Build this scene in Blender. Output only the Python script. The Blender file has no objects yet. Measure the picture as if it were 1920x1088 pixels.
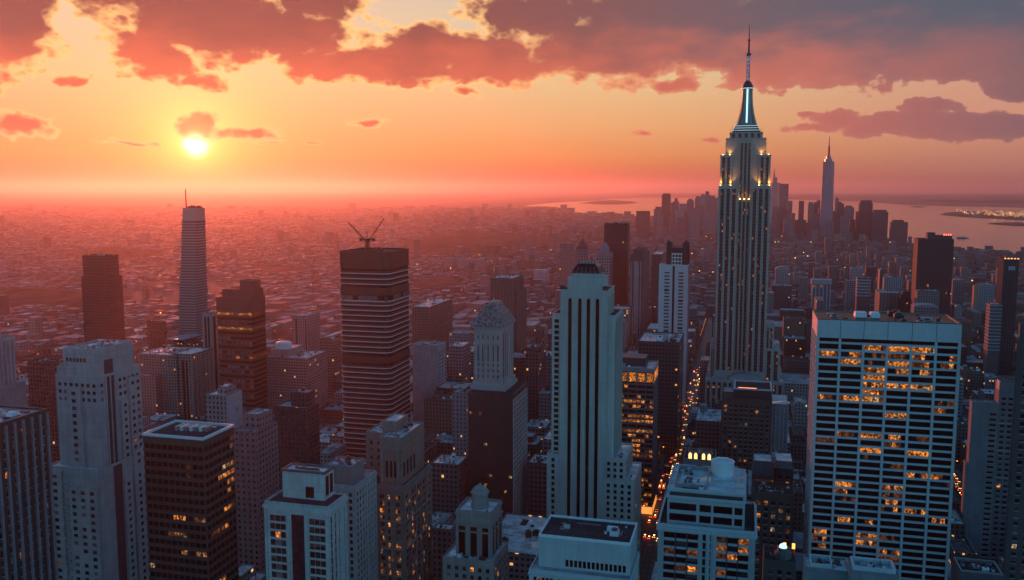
import bpy, math, random
from mathutils import Vector, Matrix
R = math.radians
random.seed(7)
sc = bpy.context.scene
col = sc.collection

# ---------------------------------------------------------------- camera
# world frame = the street grid: +Y runs down the avenues, +X across them, metres
FPX, CX, CY, CH = 1663.0, 960.0, 544.0, 260.0
YAW, PIT = R(14.85), math.atan((544 - 355) / 1663.0)
_F = Vector((-math.sin(YAW), math.cos(YAW), 0)); _Z = Vector((0, 0, 1))
RT = Vector((math.cos(YAW), math.sin(YAW), 0))
FW = _F * math.cos(PIT) - _Z * math.sin(PIT)
UP = _F * math.sin(PIT) + _Z * math.cos(PIT)
C0 = Vector((0, 0, CH))
cd = bpy.data.cameras.new("camera"); cam = bpy.data.objects.new("camera", cd); col.objects.link(cam)
cd.sensor_width = 36; cd.lens = 36 * FPX / 1920; cd.clip_start = 1; cd.clip_end = 400000
M = Matrix((RT, UP, -FW)).transposed().to_4x4(); M.translation = C0
cam.matrix_world = M
sc.camera = cam

def ray(px, py):
    return (FW + RT * ((px - CX) / FPX) + UP * ((CY - py) / FPX))
def at(px, py, D):                       # the point seen at a pixel, D metres along the view axis
    return C0 + ray(px, py) * D
def ground(px, py, z=0.0):
    r = ray(px, py); return C0 + r * ((z - CH) / r.z)
def proj(P):
    v = Vector(P) - C0; d = v.dot(FW)
    return (CX + FPX * v.dot(RT) / d, CY - FPX * v.dot(UP) / d, d)
def along(P, d, px):                     # slide P along d until it is seen at column px
    n = RT - FW * ((px - CX) / FPX); d = Vector(d)
    return P + d * (-(P - C0).dot(n) / d.dot(n))
def azel(px, py):
    r = ray(px, py); return math.degrees(math.atan2(r.x, r.y)), math.degrees(math.atan2(r.z, math.hypot(r.x, r.y)))
def lin(h):
    if isinstance(h, str):
        h = [int(h[i:i + 2], 16) / 255 for i in (0, 2, 4)]
        return tuple((c / 12.92 if c <= .04045 else ((c + .055) / 1.055) ** 2.4) for c in h) + (1.0,)
    return tuple(h) + (1.0,) if len(h) == 3 else tuple(h)

SUN_AZ, SUN_EL = azel(367, 272)          # degrees from +Y (clockwise), above the horizon

# ---------------------------------------------------------------- node helper
class Nodes:
    def __init__(s, nt): s.nt = nt
    def new(s, t, **kw):
        n = s.nt.nodes.new(t)
        for k, v in kw.items(): setattr(n, k, v)
        return n
    def put(s, sock, v):
        if v is None: return
        if isinstance(v, bpy.types.NodeSocket): s.nt.links.new(v, sock)
        else: sock.default_value = v
    def m(s, op, a, b=None, c=None, clamp=False):
        n = s.new('ShaderNodeMath', operation=op, use_clamp=clamp)
        for i, v in enumerate((a, b, c)): s.put(n.inputs[i], v)
        return n.outputs[0]
    def v(s, op, a, b=None, out=0):
        n = s.new('ShaderNodeVectorMath', operation=op)
        s.put(n.inputs[0], a); s.put(n.inputs[1], b)
        return n.outputs[out]
    def mix(s, f, a, b, mode='MIX'):
        n = s.new('ShaderNodeMix', data_type='RGBA', blend_type=mode)
        s.put(n.inputs[0], f); s.put(n.inputs[6], a); s.put(n.inputs[7], b)
        return n.outputs[2]
    def ss(s, x, a, b, lo=0.0, hi=1.0):
        n = s.new('ShaderNodeMapRange', interpolation_type='SMOOTHSTEP')
        for i, q in enumerate((x, a, b, lo, hi)): s.put(n.inputs[i], q)
        return n.outputs[0]
    def noise(s, vec, scale, detail=2, rough=.5, out=0, dim='3D', dist=0.0):
        n = s.new('ShaderNodeTexNoise', noise_dimensions=dim)
        s.put(n.inputs['Vector'], vec); n.inputs['Scale'].default_value = scale
        n.inputs['Detail'].default_value = detail; n.inputs['Roughness'].default_value = rough
        n.inputs['Distortion'].default_value = dist
        return n.outputs[out]
    def ramp(s, f, stops, interp='LINEAR'):
        n = s.new('ShaderNodeValToRGB'); e = n.color_ramp.elements; n.color_ramp.interpolation = interp
        while len(e) < len(stops): e.new(0.5)
        for i, (p, c) in enumerate(stops): e[i].position = p; e[i].color = lin(c)
        s.put(n.inputs[0], f); return n.outputs[0]
    def xyz(s, vec):
        n = s.new('ShaderNodeSeparateXYZ'); s.put(n.inputs[0], vec); return n.outputs
    def vec(s, x, y, z=0.0):
        n = s.new('ShaderNodeCombineXYZ')
        for i, q in enumerate((x, y, z)): s.put(n.inputs[i], q)
        return n.outputs[0]

# ---------------------------------------------------------------- sky
world = bpy.data.worlds.new("World"); sc.world = world; world.use_nodes = True
nt = world.node_tree; nt.nodes.clear(); n = Nodes(nt)
NISHITA_STRENGTH = 0.10
tc = n.new('ShaderNodeTexCoord').outputs['Generated']
dx, dy, dz = n.xyz(tc)[:]
az = n.m('MULTIPLY', n.m('ARCTAN2', dx, dy), 57.29578)
el = n.m('MULTIPLY', n.m('ARCSINE', dz), 57.29578)
P = n.vec(az, el)
sd = Vector((math.sin(R(SUN_AZ)) * math.cos(R(SUN_EL)), math.cos(R(SUN_AZ)) * math.cos(R(SUN_EL)), math.sin(R(SUN_EL))))
ang = n.m('MULTIPLY', n.m('ARCCOSINE', n.m('MINIMUM', n.v('DOT_PRODUCT', tc, tuple(sd), out=1), 1.0)), 57.29578)
e01 = n.m('DIVIDE', el, 30.0, clamp=True)
warm = n.ramp(e01, [(0, '7a2c14'), (.025, 'b4602e'), (.07, 'eaa058'), (.13, 'f6bc7c'), (.22, 'f7d49a'), (.34, 'ecd9b4'), (.45, 'd9d2c0'), (.7, '8fa9b4'), (1, '5c7f93')])
cool = n.ramp(e01, [(0, '7c564e'), (.035, 'bf8672'), (.12, 'e6a086'), (.2, 'e2a48e'), (.32, 'd5a597'), (.45, 'a6a4a6'), (.7, '7094a4'), (1, '50798f')])
far = n.m('ABSOLUTE', n.m('SUBTRACT', az, SUN_AZ + 3))
base = n.mix(n.ss(far, 22, 50), warm, cool)
# glow round the sun
def ex(k): return n.m('EXPONENT', n.m('MULTIPLY', ang, -1.0 / k))
def addc(a, colr, f): return n.v('ADD', a, n.v('MULTIPLY', n.vec(f, f, f), tuple(lin(colr)[:3])))
glow = addc(base, (1.0, .66, .07), n.m('MULTIPLY', ex(2.6), 1.0))
glow = addc(glow, (1.0, .50, .10), n.m('MULTIPLY', ex(8.0), 0.17))
# clouds: soft lobes in direction space, torn by noise
nz = n.noise(n.v('MULTIPLY', P, (1, 1.5, 1)), .30, 9, .60, 1)
Pd = n.v('ADD', P, n.v('MULTIPLY', n.v('SUBTRACT', nz, (.5, .5, .5)), (2.4, 1.5, 0)))
LOBES = [  # px, py, half width, half height
    (-20, 40, 130, 110), (60, 25, 60, 60), (200, -25, 130, 55),
    (290, 95, 95, 62), (400, 40, 220, 90), (520, 60, 170, 70), (600, -20, 130, 70),
    (610, 120, 140, 38), (740, 120, 200, 48), (800, 85, 110, 52), (920, 110, 180, 58), (1000, 30, 150, 60),
    (1130, 90, 240, 75), (1240, 30, 260, 80), (1330, 70, 210, 75), (1450, 95, 160, 72),
    (1500, 45, 240, 85), (1650, 80, 260, 80), (1800, 70, 220, 85), (1960, 80, 160, 90), (1700, -10, 300, 60), (1900, 165, 70, 22),
    (880, 166, 52, 15), (1265, 160, 60, 20), (695, 231, 50, 12), (30, 236, 95, 26),
    (240, 264, 75, 8), (380, 240, 44, 32), (460, 247, 85, 16), (515, 268, 45, 6), (585, 269, 20, 5),
    (380, 150, 55, 20), (140, 148, 40, 14), (1560, 225, 60, 22), (1680, 232, 120, 26), (1820, 238, 150, 28), (1950, 232, 120, 26), (1520, 240, 60, 12),
    (1740, 205, 70, 14), (1510, 213, 22, 7), (1215, 254, 24, 6), (1325, 265, 30, 6),
]
fld = None
for (px, py, rw, rh) in LOBES:
    a, e = azel(px, py); k = 57.29578 / FPX
    d = n.v('LENGTH', n.v('MULTIPLY', n.v('SUBTRACT', Pd, (a, e, 0)), (1 / (rw * k), 1 / (rh * k), 0)), out=1)
    f = n.m('MULTIPLY', n.m('SUBTRACT', 1.0, d), min(1.0, .30 + rh / 55))
    fld = f if fld is None else n.m('MAXIMUM', fld, f)
n2 = n.noise(n.v('MULTIPLY', P, (1, 1.6, 1)), .62, 10, .66)
fld = n.m('ADD', fld, n.m('MULTIPLY', n.m('SUBTRACT', n2, .5), 0.62))
vo = n.new('ShaderNodeTexVoronoi', feature='F1'); n.put(vo.inputs['Vector'], n.v('ADD', n.v('MULTIPLY', P, (1, 1.5, 1)), n.v('MULTIPLY', nz, (1.2, 1.2, 0)))); vo.inputs['Scale'].default_value = .62; vo.inputs['Detail'].default_value = 2.0; vo.inputs['Roughness'].default_value = .62
fld = n.m('ADD', fld, n.m('MULTIPLY', n.m('ADD', n.m('SUBTRACT', .71, vo.outputs[0]), n.ss(far, 18, 42, .08, .19)), n.ss(far, 18, 42, .40, .25)))
# broken cover over the rest of the sky, well above the picture
nb = n.noise(n.v('MULTIPLY', tc, (1, 1, 3)), 2.2, 8, .55)
fld = n.m('MAXIMUM', fld, n.m('MULTIPLY', n.m('SUBTRACT', nb, .56), n.ss(el, 14, 20, 0.0, 3.0)))
alpha = n.ss(fld, .0, .10)
thick = n.ss(fld, .0, .36)
lowc = n.mix(n.ss(far, 8, 40), (lin('ea7054')), lin('de7e6e'))
lowc = n.mix(n.ss(far, 30, 52), lowc, lin('7c6c76'))
upc = n.mix(n.ss(far, 8, 32), lin('86504e'), lin('7c6068'))
upc = n.mix(n.ss(far, 20, 44), upc, lin('53697a'))
n3 = n.noise(n.v('MULTIPLY', P, (1, 2.4, 1)), .20, 6, .55)
hgt = n.m('ADD', n.m('DIVIDE', n.m('SUBTRACT', el, 6.2), 4.6), n.m('MULTIPLY', n.m('SUBTRACT', n3, .5), 1.5))
body = n.mix(n.ss(hgt, 0.0, .95), lowc, upc)
body = n.mix(n.ss(vo.outputs[0], .25, .75, 0.0, .45), body, n.v('MULTIPLY', body, (.76, .74, .80)))
rimc = n.mix(n.ss(far, 10, 40), (1.7, 1.0, .34, 1), lin('e89c86'))
ccol = n.mix(n.m('MULTIPLY', n.m('SUBTRACT', 1.0, thick), n.ss(far, 10, 40, .85, .15)), body, rimc)
sky = n.mix(n.m('MULTIPLY', alpha, .96), glow, ccol)
sky = addc(sky, (1.0, .75, .22), n.m('MULTIPLY', ex(1.0), 1.3))
disc = n.ss(n.m('ADD', ang, n.m('MULTIPLY', n.m('SUBTRACT', n2, .5), .5)), 1.0, .2)
sky = addc(sky, (3.2, 2.6, 1.5), n.m('MULTIPLY', disc, n.ss(alpha, 1.0, 0.0, .45, 1.0)))
# the physical sky takes over above the picture and behind the camera
nish = n.new('ShaderNodeTexSky', sky_type='NISHITA', sun_disc=False)
nish.sun_elevation = R(SUN_EL); nish.sun_rotation = R(SUN_AZ); nish.altitude = 260; nish.air_density = 0.7; nish.dust_density = 0.4; nish.ozone_density = 3.0
bgN = n.new('ShaderNodeBackground'); n.put(bgN.inputs[0], n.v('MULTIPLY', nish.outputs[0], (.72, 1.08, .95))); bgN.inputs[1].default_value = NISHITA_STRENGTH
bgC = n.new('ShaderNodeBackground'); n.put(bgC.inputs[0], sky); bgC.inputs[1].default_value = 0.21
infront = n.m('MULTIPLY', n.ss(el, 30, 16), n.ss(far, 100, 72))
mx = n.new('ShaderNodeMixShader'); n.put(mx.inputs[0], infront)
nt.links.new(bgN.outputs[0], mx.inputs[1]); nt.links.new(bgC.outputs[0], mx.inputs[2])
out = n.new('ShaderNodeOutputWorld'); nt.links.new(mx.outputs[0], out.inputs[0])

# ---------------------------------------------------------------- sun, exposure
sl = bpy.data.lights.new("sun", 'SUN'); sl.energy = 0.9; sl.angle = R(0.5); sl.color = (1.0, .17, .07)
so = bpy.data.objects.new("sun", sl); col.objects.link(so)
so.rotation_euler = (-sd).to_track_quat('-Z', 'Y').to_euler()
so.location = (0, 0, 600)
vs = sc.view_settings; sc.display_settings.display_device = 'sRGB'
vs.view_transform = 'Standard'; vs.look = 'None'; vs.exposure = 2.0; vs.gamma = 1.0; vs.use_curve_mapping = False
cy = sc.cycles
cy.max_bounces = 5; cy.diffuse_bounces = 2; cy.glossy_bounces = 2; cy.transmission_bounces = 2; cy.volume_bounces = 0; cy.transparent_max_bounces = 8
cy.use_denoising = True; cy.use_adaptive_sampling = False; cy.sample_clamp_indirect = 4.0; cy.caustics_reflective = False; cy.caustics_refractive = False
try: cy.denoiser = 'OPENIMAGEDENOISE'; cy.denoising_input_passes = 'RGB_ALBEDO_NORMAL'
except Exception: pass

# ---------------------------------------------------------------- haze
def haze_box():
    m = bpy.data.materials.new("haze"); m.use_nodes = True
    t = m.node_tree; t.nodes.clear()
    v = t.nodes.new('ShaderNodeVolumePrincipled'); o = t.nodes.new('ShaderNodeOutputMaterial')
    v.inputs['Color'].default_value = (.98, .78, .76, 1); v.inputs['Density'].default_value = 3.9e-5
    v.inputs['Anisotropy'].default_value = .69; v.inputs['Density Attribute'].default_value = ""
    t.links.new(v.outputs[0], o.inputs['Volume'])
    try: m.cycles.homogeneous_volume = True
    except Exception: pass
    X, Y0, Y1, Z0, Z1 = 93000, -8000, 93000, -5, 640
    vs_ = [(x, y, z) for z in (Z0, Z1) for y in (Y0, Y1) for x in (-X, X)]
    fs = [(0, 2, 3, 1), (4, 5, 7, 6), (0, 1, 5, 4), (2, 6, 7, 3), (0, 4, 6, 2), (1, 3, 7, 5)]
    me = bpy.data.meshes.new("haze"); me.from_pydata(vs_, [], fs); me.materials.append(m)
    o = bpy.data.objects.new("haze", me); col.objects.link(o); o["kind"] = "stuff"
    o["label"] = "sunset haze lying over the whole city"
haze_box()

# ---------------------------------------------------------------- materials
def newmat(name):
    m = bpy.data.materials.new(name); m.use_nodes = True
    nt = m.node_tree; b = nt.nodes['Principled BSDF']
    return m, Nodes(nt), b
def objco(n): return n.new('ShaderNodeTexCoord').outputs['Object']
def stone(name, c, rough=.8, var=.30, streak=.38, metal=0.0, bump=0.0):
    """masonry, concrete or painted metal: patchy tone and rain streaks that run down the wall"""
    m, n, b = newmat(name); co = objco(n)
    rnd = n.new('ShaderNodeObjectInfo').outputs['Random']
    a = n.noise(co, .09, 5, .6); s = n.noise(n.v('MULTIPLY', co, (1.1, 1.1, .035)), 1.0, 4, .6)
    fine = n.noise(co, 1.7, 3, .6)
    f = n.m('ADD', n.m('MULTIPLY', n.m('SUBTRACT', a, .5), var * 2), n.m('MULTIPLY', n.m('SUBTRACT', s, .5), streak * 2))
    f = n.m('ADD', f, n.m('MULTIPLY', n.m('SUBTRACT', fine, .5), var))
    f = n.m('ADD', f, n.m('MULTIPLY', n.m('SUBTRACT', rnd, .5), .14))
    # storey joints, and cladding panels that never quite match
    x, y, z = n.xyz(co)[:]
    cell = n.new('ShaderNodeTexWhiteNoise'); n.put(cell.inputs['Vector'], n.vec(n.m('FLOOR', n.m('DIVIDE', x, 3.9)), n.m('FLOOR', n.m('DIVIDE', y, 3.9)), n.m('FLOOR', n.m('DIVIDE', z, 3.75))))
    f = n.m('ADD', f, n.m('MULTIPLY', n.m('SUBTRACT', cell.outputs[0], .5), var * .45))
    jz = n.m('LESS_THAN', n.m('FRACT', n.m('DIVIDE', z, 3.75)), .06)
    f = n.m('SUBTRACT', f, n.m('MULTIPLY', jz, var * .7))
    f = n.m('MAXIMUM', n.m('ADD', f, 1.0), .2)
    soot = n.ss(n.noise(n.v('MULTIPLY', co, (.35, .35, .05)), 1.0, 5, .65), .55, .75, 0.0, streak)
    n.put(b.inputs['Base Color'], n.mix(soot, n.v('MULTIPLY', n.vec(f, f, f), tuple(lin(c)[:3])), tuple(q * k for q, k in zip(lin(c)[:3], (.42, .38, .36))) + (1,)))
    b.inputs['Roughness'].default_value = rough; b.inputs['Metallic'].default_value = metal
    return m
def roofmat(name, c, rough=.75, wet=.5):
    m, n, b = newmat(name); co = objco(n)
    a = n.noise(co, .16, 6, .65); p = n.new('ShaderNodeTexBrick'); n.put(p.inputs['Vector'], co)
    p.inputs['Scale'].default_value = .12; p.inputs['Color1'].default_value = (.85, .85, .85, 1); p.inputs['Color2'].default_value = (1.1, 1.1, 1.1, 1); p.inputs['Mortar'].default_value = (.6, .6, .6, 1); p.inputs['Mortar Size'].default_value = .015
    pud = n.ss(n.noise(co, .07, 4, .6), .52, .62)
    f = n.ss(a, .2, .8, .55, 1.5)
    n.put(b.inputs['Base Color'], n.mix(1.0, n.v('MULTIPLY', n.vec(f, f, f), tuple(lin(c)[:3])), p.outputs[0], 'MULTIPLY'))
    n.put(b.inputs['Roughness'], n.m('SUBTRACT', rough, n.m('MULTIPLY', pud, wet))); b.inputs['Specular IOR Level'].default_value = .5 if wet > .3 else .12
    return m
def glass(name, c=(.012, .018, .026), rough=.12, spec=.22, blinds=False):
    m, n, b = newmat(name); co = objco(n)
    rnd = n.new('ShaderNodeObjectInfo').outputs['Random']
    f = n.ss(n.noise(co, .5, 2, .5), .3, .75, .5, 1.5); f = n.m('MULTIPLY', f, n.m('ADD', .5, rnd))
    bc = n.v('MULTIPLY', n.vec(f, f, f), tuple(lin(c)[:3])); rr = n.m('ADD', rough, n.m('MULTIPLY', rnd, .12))
    if blinds:                          # a blind drawn part of the way down behind some panes
        gz = n.xyz(n.new('ShaderNodeTexCoord').outputs['Generated'])[2]
        r2 = n.m('FRACT', n.m('MULTIPLY', rnd, 7.31)); on = n.m('MULTIPLY', n.m('GREATER_THAN', gz, n.m('ADD', .15, n.m('MULTIPLY', r2, .9))), n.m('LESS_THAN', rnd, .55))
        k = n.m('ADD', .05, n.m('MULTIPLY', r2, .12)); bc = n.mix(on, bc, n.vec(k, k, n.m('MULTIPLY', k, .92)))
    n.put(b.inputs['Base Color'], bc)
    n.put(b.inputs['Roughness'], rr)
    b.inputs['Specular IOR Level'].default_value = spec
    return m
def lit(name, c, s, rnd_lo=.25, cell=1.3, sample='NONE'):
    """a window with a lamp behind it: desks, blinds and ceiling lights break the glow into uneven patches"""
    m, n, b = newmat(name)
    co = objco(n); rnd = n.new('ShaderNodeObjectInfo').outputs['Random']
    q = n.v('FLOOR', n.v('MULTIPLY', co, (cell, cell, .9)))
    w = n.new('ShaderNodeTexWhiteNoise'); n.put(w.inputs['Vector'], n.v('ADD', q, n.vec(rnd, rnd, rnd)))
    a = n.noise(n.v('ADD', co, n.vec(n.m('MULTIPLY', rnd, 97.0), 0.0, 0.0)), .8, 4, .7)
    f = n.m('MULTIPLY', n.ss(w.outputs[0], 0, 1, .25, 1.15), n.ss(a, .40, .62, .05, 1.35))
    f = n.m('MULTIPLY', f, n.m('ADD', rnd_lo, n.m('MULTIPLY', rnd, 1 - rnd_lo)))
    hue = n.mix(n.ss(a, .35, .7), lin((c[0], c[1] * .62, c[2] * .35)), lin(c))
    n.put(b.inputs['Base Color'], (.02, .02, .02, 1)); b.inputs['Roughness'].default_value = .2
    n.put(b.inputs['Emission Color'], hue); n.put(b.inputs['Emission Strength'], n.m('MULTIPLY', f, s))
    m.cycles.emission_sampling = sample
    return m
def glow(name, c, s, sample='AUTO'):
    m, n, b = newmat(name)
    b.inputs['Base Color'].default_value = (.05, .05, .05, 1)
    b.inputs['Emission Color'].default_value = lin(c); b.inputs['Emission Strength'].default_value = s
    m.cycles.emission_sampling = sample
    return m
def facade(name, wall, pane=(.012, .014, .018), pu=3.2, pz=3.6, wu=.55, wz=.55, litp=.02, roof=(.12, .12, .12), lits=.24, var=.25, island=False, rough=.75, hazecol=None):
    """a wall too far off for separate panes: rows of openings on a grid, a few of them lit"""
    m, n, b = newmat(name); co = objco(n)
    x, y, z = n.xyz(co)[:]
    g = n.new('ShaderNodeNewGeometry'); nx, ny, nz = n.xyz(g.outputs['Normal'])[:]
    isx = n.m('GREATER_THAN', n.m('ABSOLUTE', nx), .6); up = n.m('GREATER_THAN', nz, .6)
    u = n.m('ADD', n.m('MULTIPLY', y, isx), n.m('MULTIPLY', x, n.m('SUBTRACT', 1.0, isx)))
    cu = n.m('DIVIDE', u, pu); cz = n.m('DIVIDE', z, pz)
    rnd = g.outputs['Random Per Island'] if island else n.new('ShaderNodeObjectInfo').outputs['Random']
    def gate(t, w):
        fr = n.m('ABSOLUTE', n.m('SUBTRACT', n.m('FRACT', t), .5)); return n.m('LESS_THAN', fr, w / 2)
    win = n.m('MULTIPLY', gate(cu, wu), gate(cz, wz)); win = n.m('MULTIPLY', win, n.m('SUBTRACT', 1.0, up))
    w = n.new('ShaderNodeTexWhiteNoise'); n.put(w.inputs['Vector'], n.v('ADD', n.vec(n.m('FLOOR', cu), n.m('FLOOR', cz), isx), n.vec(n.m('MULTIPLY', rnd, 91.7), 0.0, 0.0)))
    lt = n.m('MULTIPLY', n.m('LESS_THAN', w.outputs[0], litp), win)
    a = n.noise(co, .06, 4, .6); s = n.noise(n.v('MULTIPLY', co, (.8, .8, .03)), 1.0, 3, .6)
    f = n.m('ADD', n.m('MULTIPLY', n.m('SUBTRACT', a, .5), var * 2), n.m('MULTIPLY', n.m('SUBTRACT', s, .5), var * 1.6))
    f = n.m('MAXIMUM', n.m('ADD', n.m('ADD', f, 1.0), n.m('MULTIPLY', n.m('SUBTRACT', rnd, .5), .9 if island else .25)), .15)
    wc = n.v('MULTIPLY', n.vec(f, f, f), tuple(lin(wall)[:3]))
    rc = n.v('MULTIPLY', n.vec(*[n.m('MULTIPLY', n.m('ADD', .4, n.m('MULTIPLY', rnd, 1.3)), n.ss(a, .25, .75, .6, 1.5))] * 3), tuple(lin(roof)[:3]))
    if island: rc = n.mix(n.m('GREATER_THAN', n.m('FRACT', n.m('MULTIPLY', rnd, 13.7)), .965), rc, (.6, .61, .61, 1))  # a few roofs coloured near-white to stand for bright glints
    colr = n.mix(up, n.mix(n.m('MULTIPLY', win, .5) if island else win, wc, lin(pane)), rc)
    n.put(b.inputs['Base Color'], colr)
    n.put(b.inputs['Roughness'], n.m('SUBTRACT', rough, n.m('MULTIPLY', win, .5)))
    n.put(b.inputs['Emission Color'], n.mix(rnd, lin((1, .36, .06)), lin((1, .58, .2))))
    n.put(b.inputs['Emission Strength'], n.m('MULTIPLY', lt, lits))
    m.cycles.emission_sampling = 'NONE'
    return m

G_BLIND = glass('dark_glass_with_blinds', blinds=True); G_DARK = glass('dark_glass'); G_BLUE = glass('blue_glass', (.02, .035, .045), .1, .6); G_BLACK = glass('black_glass', (.004, .006, .009), .3, .06)
G_PALE = glass('pale_blind_glass', (.10, .11, .11), .25)
LIT = [lit('amber_lit_window', (1, .34, .05), .30), lit('yellow_lit_window', (1, .42, .10), .26), lit('dim_lit_window', (1, .30, .06), .05), lit('cool_lit_window', (1, .74, .42), .22), lit('blind_lit_window', (1, .50, .20), .12, .5, .6)]
LIT_HOT = lit('bright_amber_window', (1, .34, .045), .36, .3)
ROOF_G = roofmat('grey_roof_felt', (.30, .33, .34)); ROOF_D = roofmat('dark_roof_felt', (.035, .042, .048), .95, .1); ROOF_L = roofmat('pale_roof_membrane', (.55, .58, .58), .5); ROOF_B = roofmat('brown_roof_felt', (.10, .08, .07), .9, .1)
METAL = stone('grey_metal', (.30, .32, .33), .45, .15, .1, .6); METAL_D = stone('dark_metal', (.05, .05, .055), .5, .15, .1, .4); WHITE = stone('white_painted_metal', (.75, .77, .77), .5, .08, .1)
STEEL_RED = stone('rust_painted_steel', (.16, .05, .03), .6, .1, .1)
SILL = stone('sill_stone', (.40, .39, .37), .8, .15, .2)
_st = {}
def S(c, rough=.8, **k):
    key = (c, rough, tuple(sorted(k.items())))
    if key not in _st: _st[key] = stone('masonry' if rough > .6 else 'cladding', c, rough, **k)
    return _st[key]

# ---------------------------------------------------------------- mesh builder
class MB:
    def __init__(s): s.v = []; s.f = []; s.m = []
    def face(s, pts, m=0):
        k = len(s.v); s.v += [tuple(p) for p in pts]; s.f.append(tuple(range(k, k + len(pts)))); s.m.append(m)
    def box(s, x0, x1, y0, y1, z0, z1, m=0, top=None, bottom=True):
        k = len(s.v); s.v += [(x, y, z) for z in (z0, z1) for y in (y0, y1) for x in (x0, x1)]
        fs = [(4, 5, 7, 6), (0, 1, 5, 4), (2, 6, 7, 3), (0, 4, 6, 2), (1, 3, 7, 5)] + ([(0, 2, 3, 1)] if bottom else [])
        s.f += [tuple(k + i for i in f) for f in fs]; s.m += [m if top is None else top] + [m] * (len(fs) - 1)
        return s
    def loft(s, rings, m=0, cap=True, top=None):
        """rings: list of equal-length lists of 3-D points, bottom to top, counter-clockwise"""
        k = len(s.v); N = len(rings[0])
        for r in rings: s.v += [tuple(p) for p in r]
        for i in range(len(rings) - 1):
            for j in range(N):
                a, b = k + i * N + j, k + i * N + (j + 1) % N
                s.f.append((a, b, b + N, a + N)); s.m.append(m)
        if cap:
            s.f.append(tuple(k + (len(rings) - 1) * N + j for j in range(N))); s.m.append(m if top is None else top)
            s.f.append(tuple(k + N - 1 - j for j in range(N))); s.m.append(m)
        return s
    def prism(s, poly, z0, z1, m=0, top=None): return s.loft([[(x, y, z0) for x, y in poly], [(x, y, z1) for x, y in poly]], m, True, top)
    def lathe(s, x, y, prof, n=12, m=0, ph=0.0):
        return s.loft([[(x + r * math.cos(ph + 2 * math.pi * j / n), y + r * math.sin(ph + 2 * math.pi * j / n), z) for j in range(n)] for r, z in prof], m)
    def frustum(s, r0, z0, r1, z1, m=0, top=None):
        q = lambda r, z: [(r[0], r[2], z), (r[1], r[2], z), (r[1], r[3], z), (r[0], r[3], z)]
        return s.loft([q(r0, z0), q(r1, z1)], m, True, top)
    def ring(s, r, t, z0, z1, m=0, out=0.0):
        x0, x1, y0, y1 = r[0] - out, r[1] + out, r[2] - out, r[3] + out
        o = [(x0, y0), (x1, y0), (x1, y1), (x0, y1)]; i = [(x0 + t, y0 + t), (x1 - t, y0 + t), (x1 - t, y1 - t), (x0 + t, y1 - t)]
        k = len(s.v)
        s.v += [(x, y, z0) for x, y in o] + [(x, y, z1) for x, y in o] + [(x, y, z0) for x, y in i] + [(x, y, z1) for x, y in i]
        for j in range(4):
            q = (j + 1) % 4
            s.f += [(k + j, k + q, k + 4 + q, k + 4 + j), (k + 8 + q, k + 8 + j, k + 12 + j, k + 12 + q), (k + 4 + j, k + 4 + q, k + 12 + q, k + 12 + j), (k + q, k + j, k + 8 + j, k + 8 + q)]
            s.m += [m] * 4
        return s
    def bar(s, p, q, w, m=0):
        p, q = Vector(p), Vector(q); d = (q - p).normalized()
        a = d.cross(Vector((0, 0, 1)) if abs(d.z) < .9 else Vector((1, 0, 0))).normalized() * (w / 2); b = d.cross(a).normalized() * (w / 2)
        return s.loft([[e + a + b, e - a + b, e - a - b, e + a - b] for e in (p, q)], m)
    def mesh(s, name, mats, off=(0, 0, 0)):
        me = bpy.data.meshes.new(name)
        ox, oy, oz = off
        me.from_pydata([(x - ox, y - oy, z - oz) for x, y, z in s.v], [], s.f)
        for m in (mats if isinstance(mats, (list, tuple)) else [mats]): me.materials.append(m)
        if len(me.materials) > 1: me.polygons.foreach_set('material_index', s.m)
        return me
def link(name, me, parent=None, loc=(0, 0, 0)):
    o = bpy.data.objects.new(name, me); col.objects.link(o); o.location = loc
    if parent is not None: o.parent = parent
    return o
def struct(name, mb, mats, kind='structure', label=None):
    o = link(name, mb.mesh(name, mats)); o["kind"] = kind
    if label: o["label"] = label
    return o
def tag(o, label, cat, group=None):
    o["label"] = label; o["category"] = cat
    if group: o["group"] = group
    return o

# ---------------------------------------------------------------- buildings
ALL = []; OCC = []                      # buildings; their blocks as (x0,x1,y0,y1,z1) for lines of sight and for keeping lots clear
def inset(r, *d):
    d = d * 4 if len(d) == 1 else d
    return (r[0] + d[0], r[1] - d[1], r[2] + d[2], r[3] - d[3])
def fit(xl, xc, xs, yt, D, dep=None):
    """front face xl..xc and right face xc..xs as seen at roof height; (xc, yt) is the near corner, D metres off"""
    P = at(xc, yt, D); A = along(P, (1, 0, 0), xl)
    y1 = P.y + dep if dep else along(P, (0, 1, 0), xs).y
    return (A.x, P.x, P.y, y1), P.z
def fitL(xs, xl, xr, yt, D, dep=None):
    P = at(xl, yt, D); B = along(P, (1, 0, 0), xr)
    y1 = P.y + dep if dep else along(P, (0, 1, 0), xs).y
    return (P.x, B.x, P.y, y1), P.z
def onY(px, py, Y):
    r = ray(px, py); t = Y / r.y; p = C0 + r * t
    return p.x, p.z
_wcache = {}; OFF = {}           # OFF: where each part's own origin lies in the world
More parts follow.
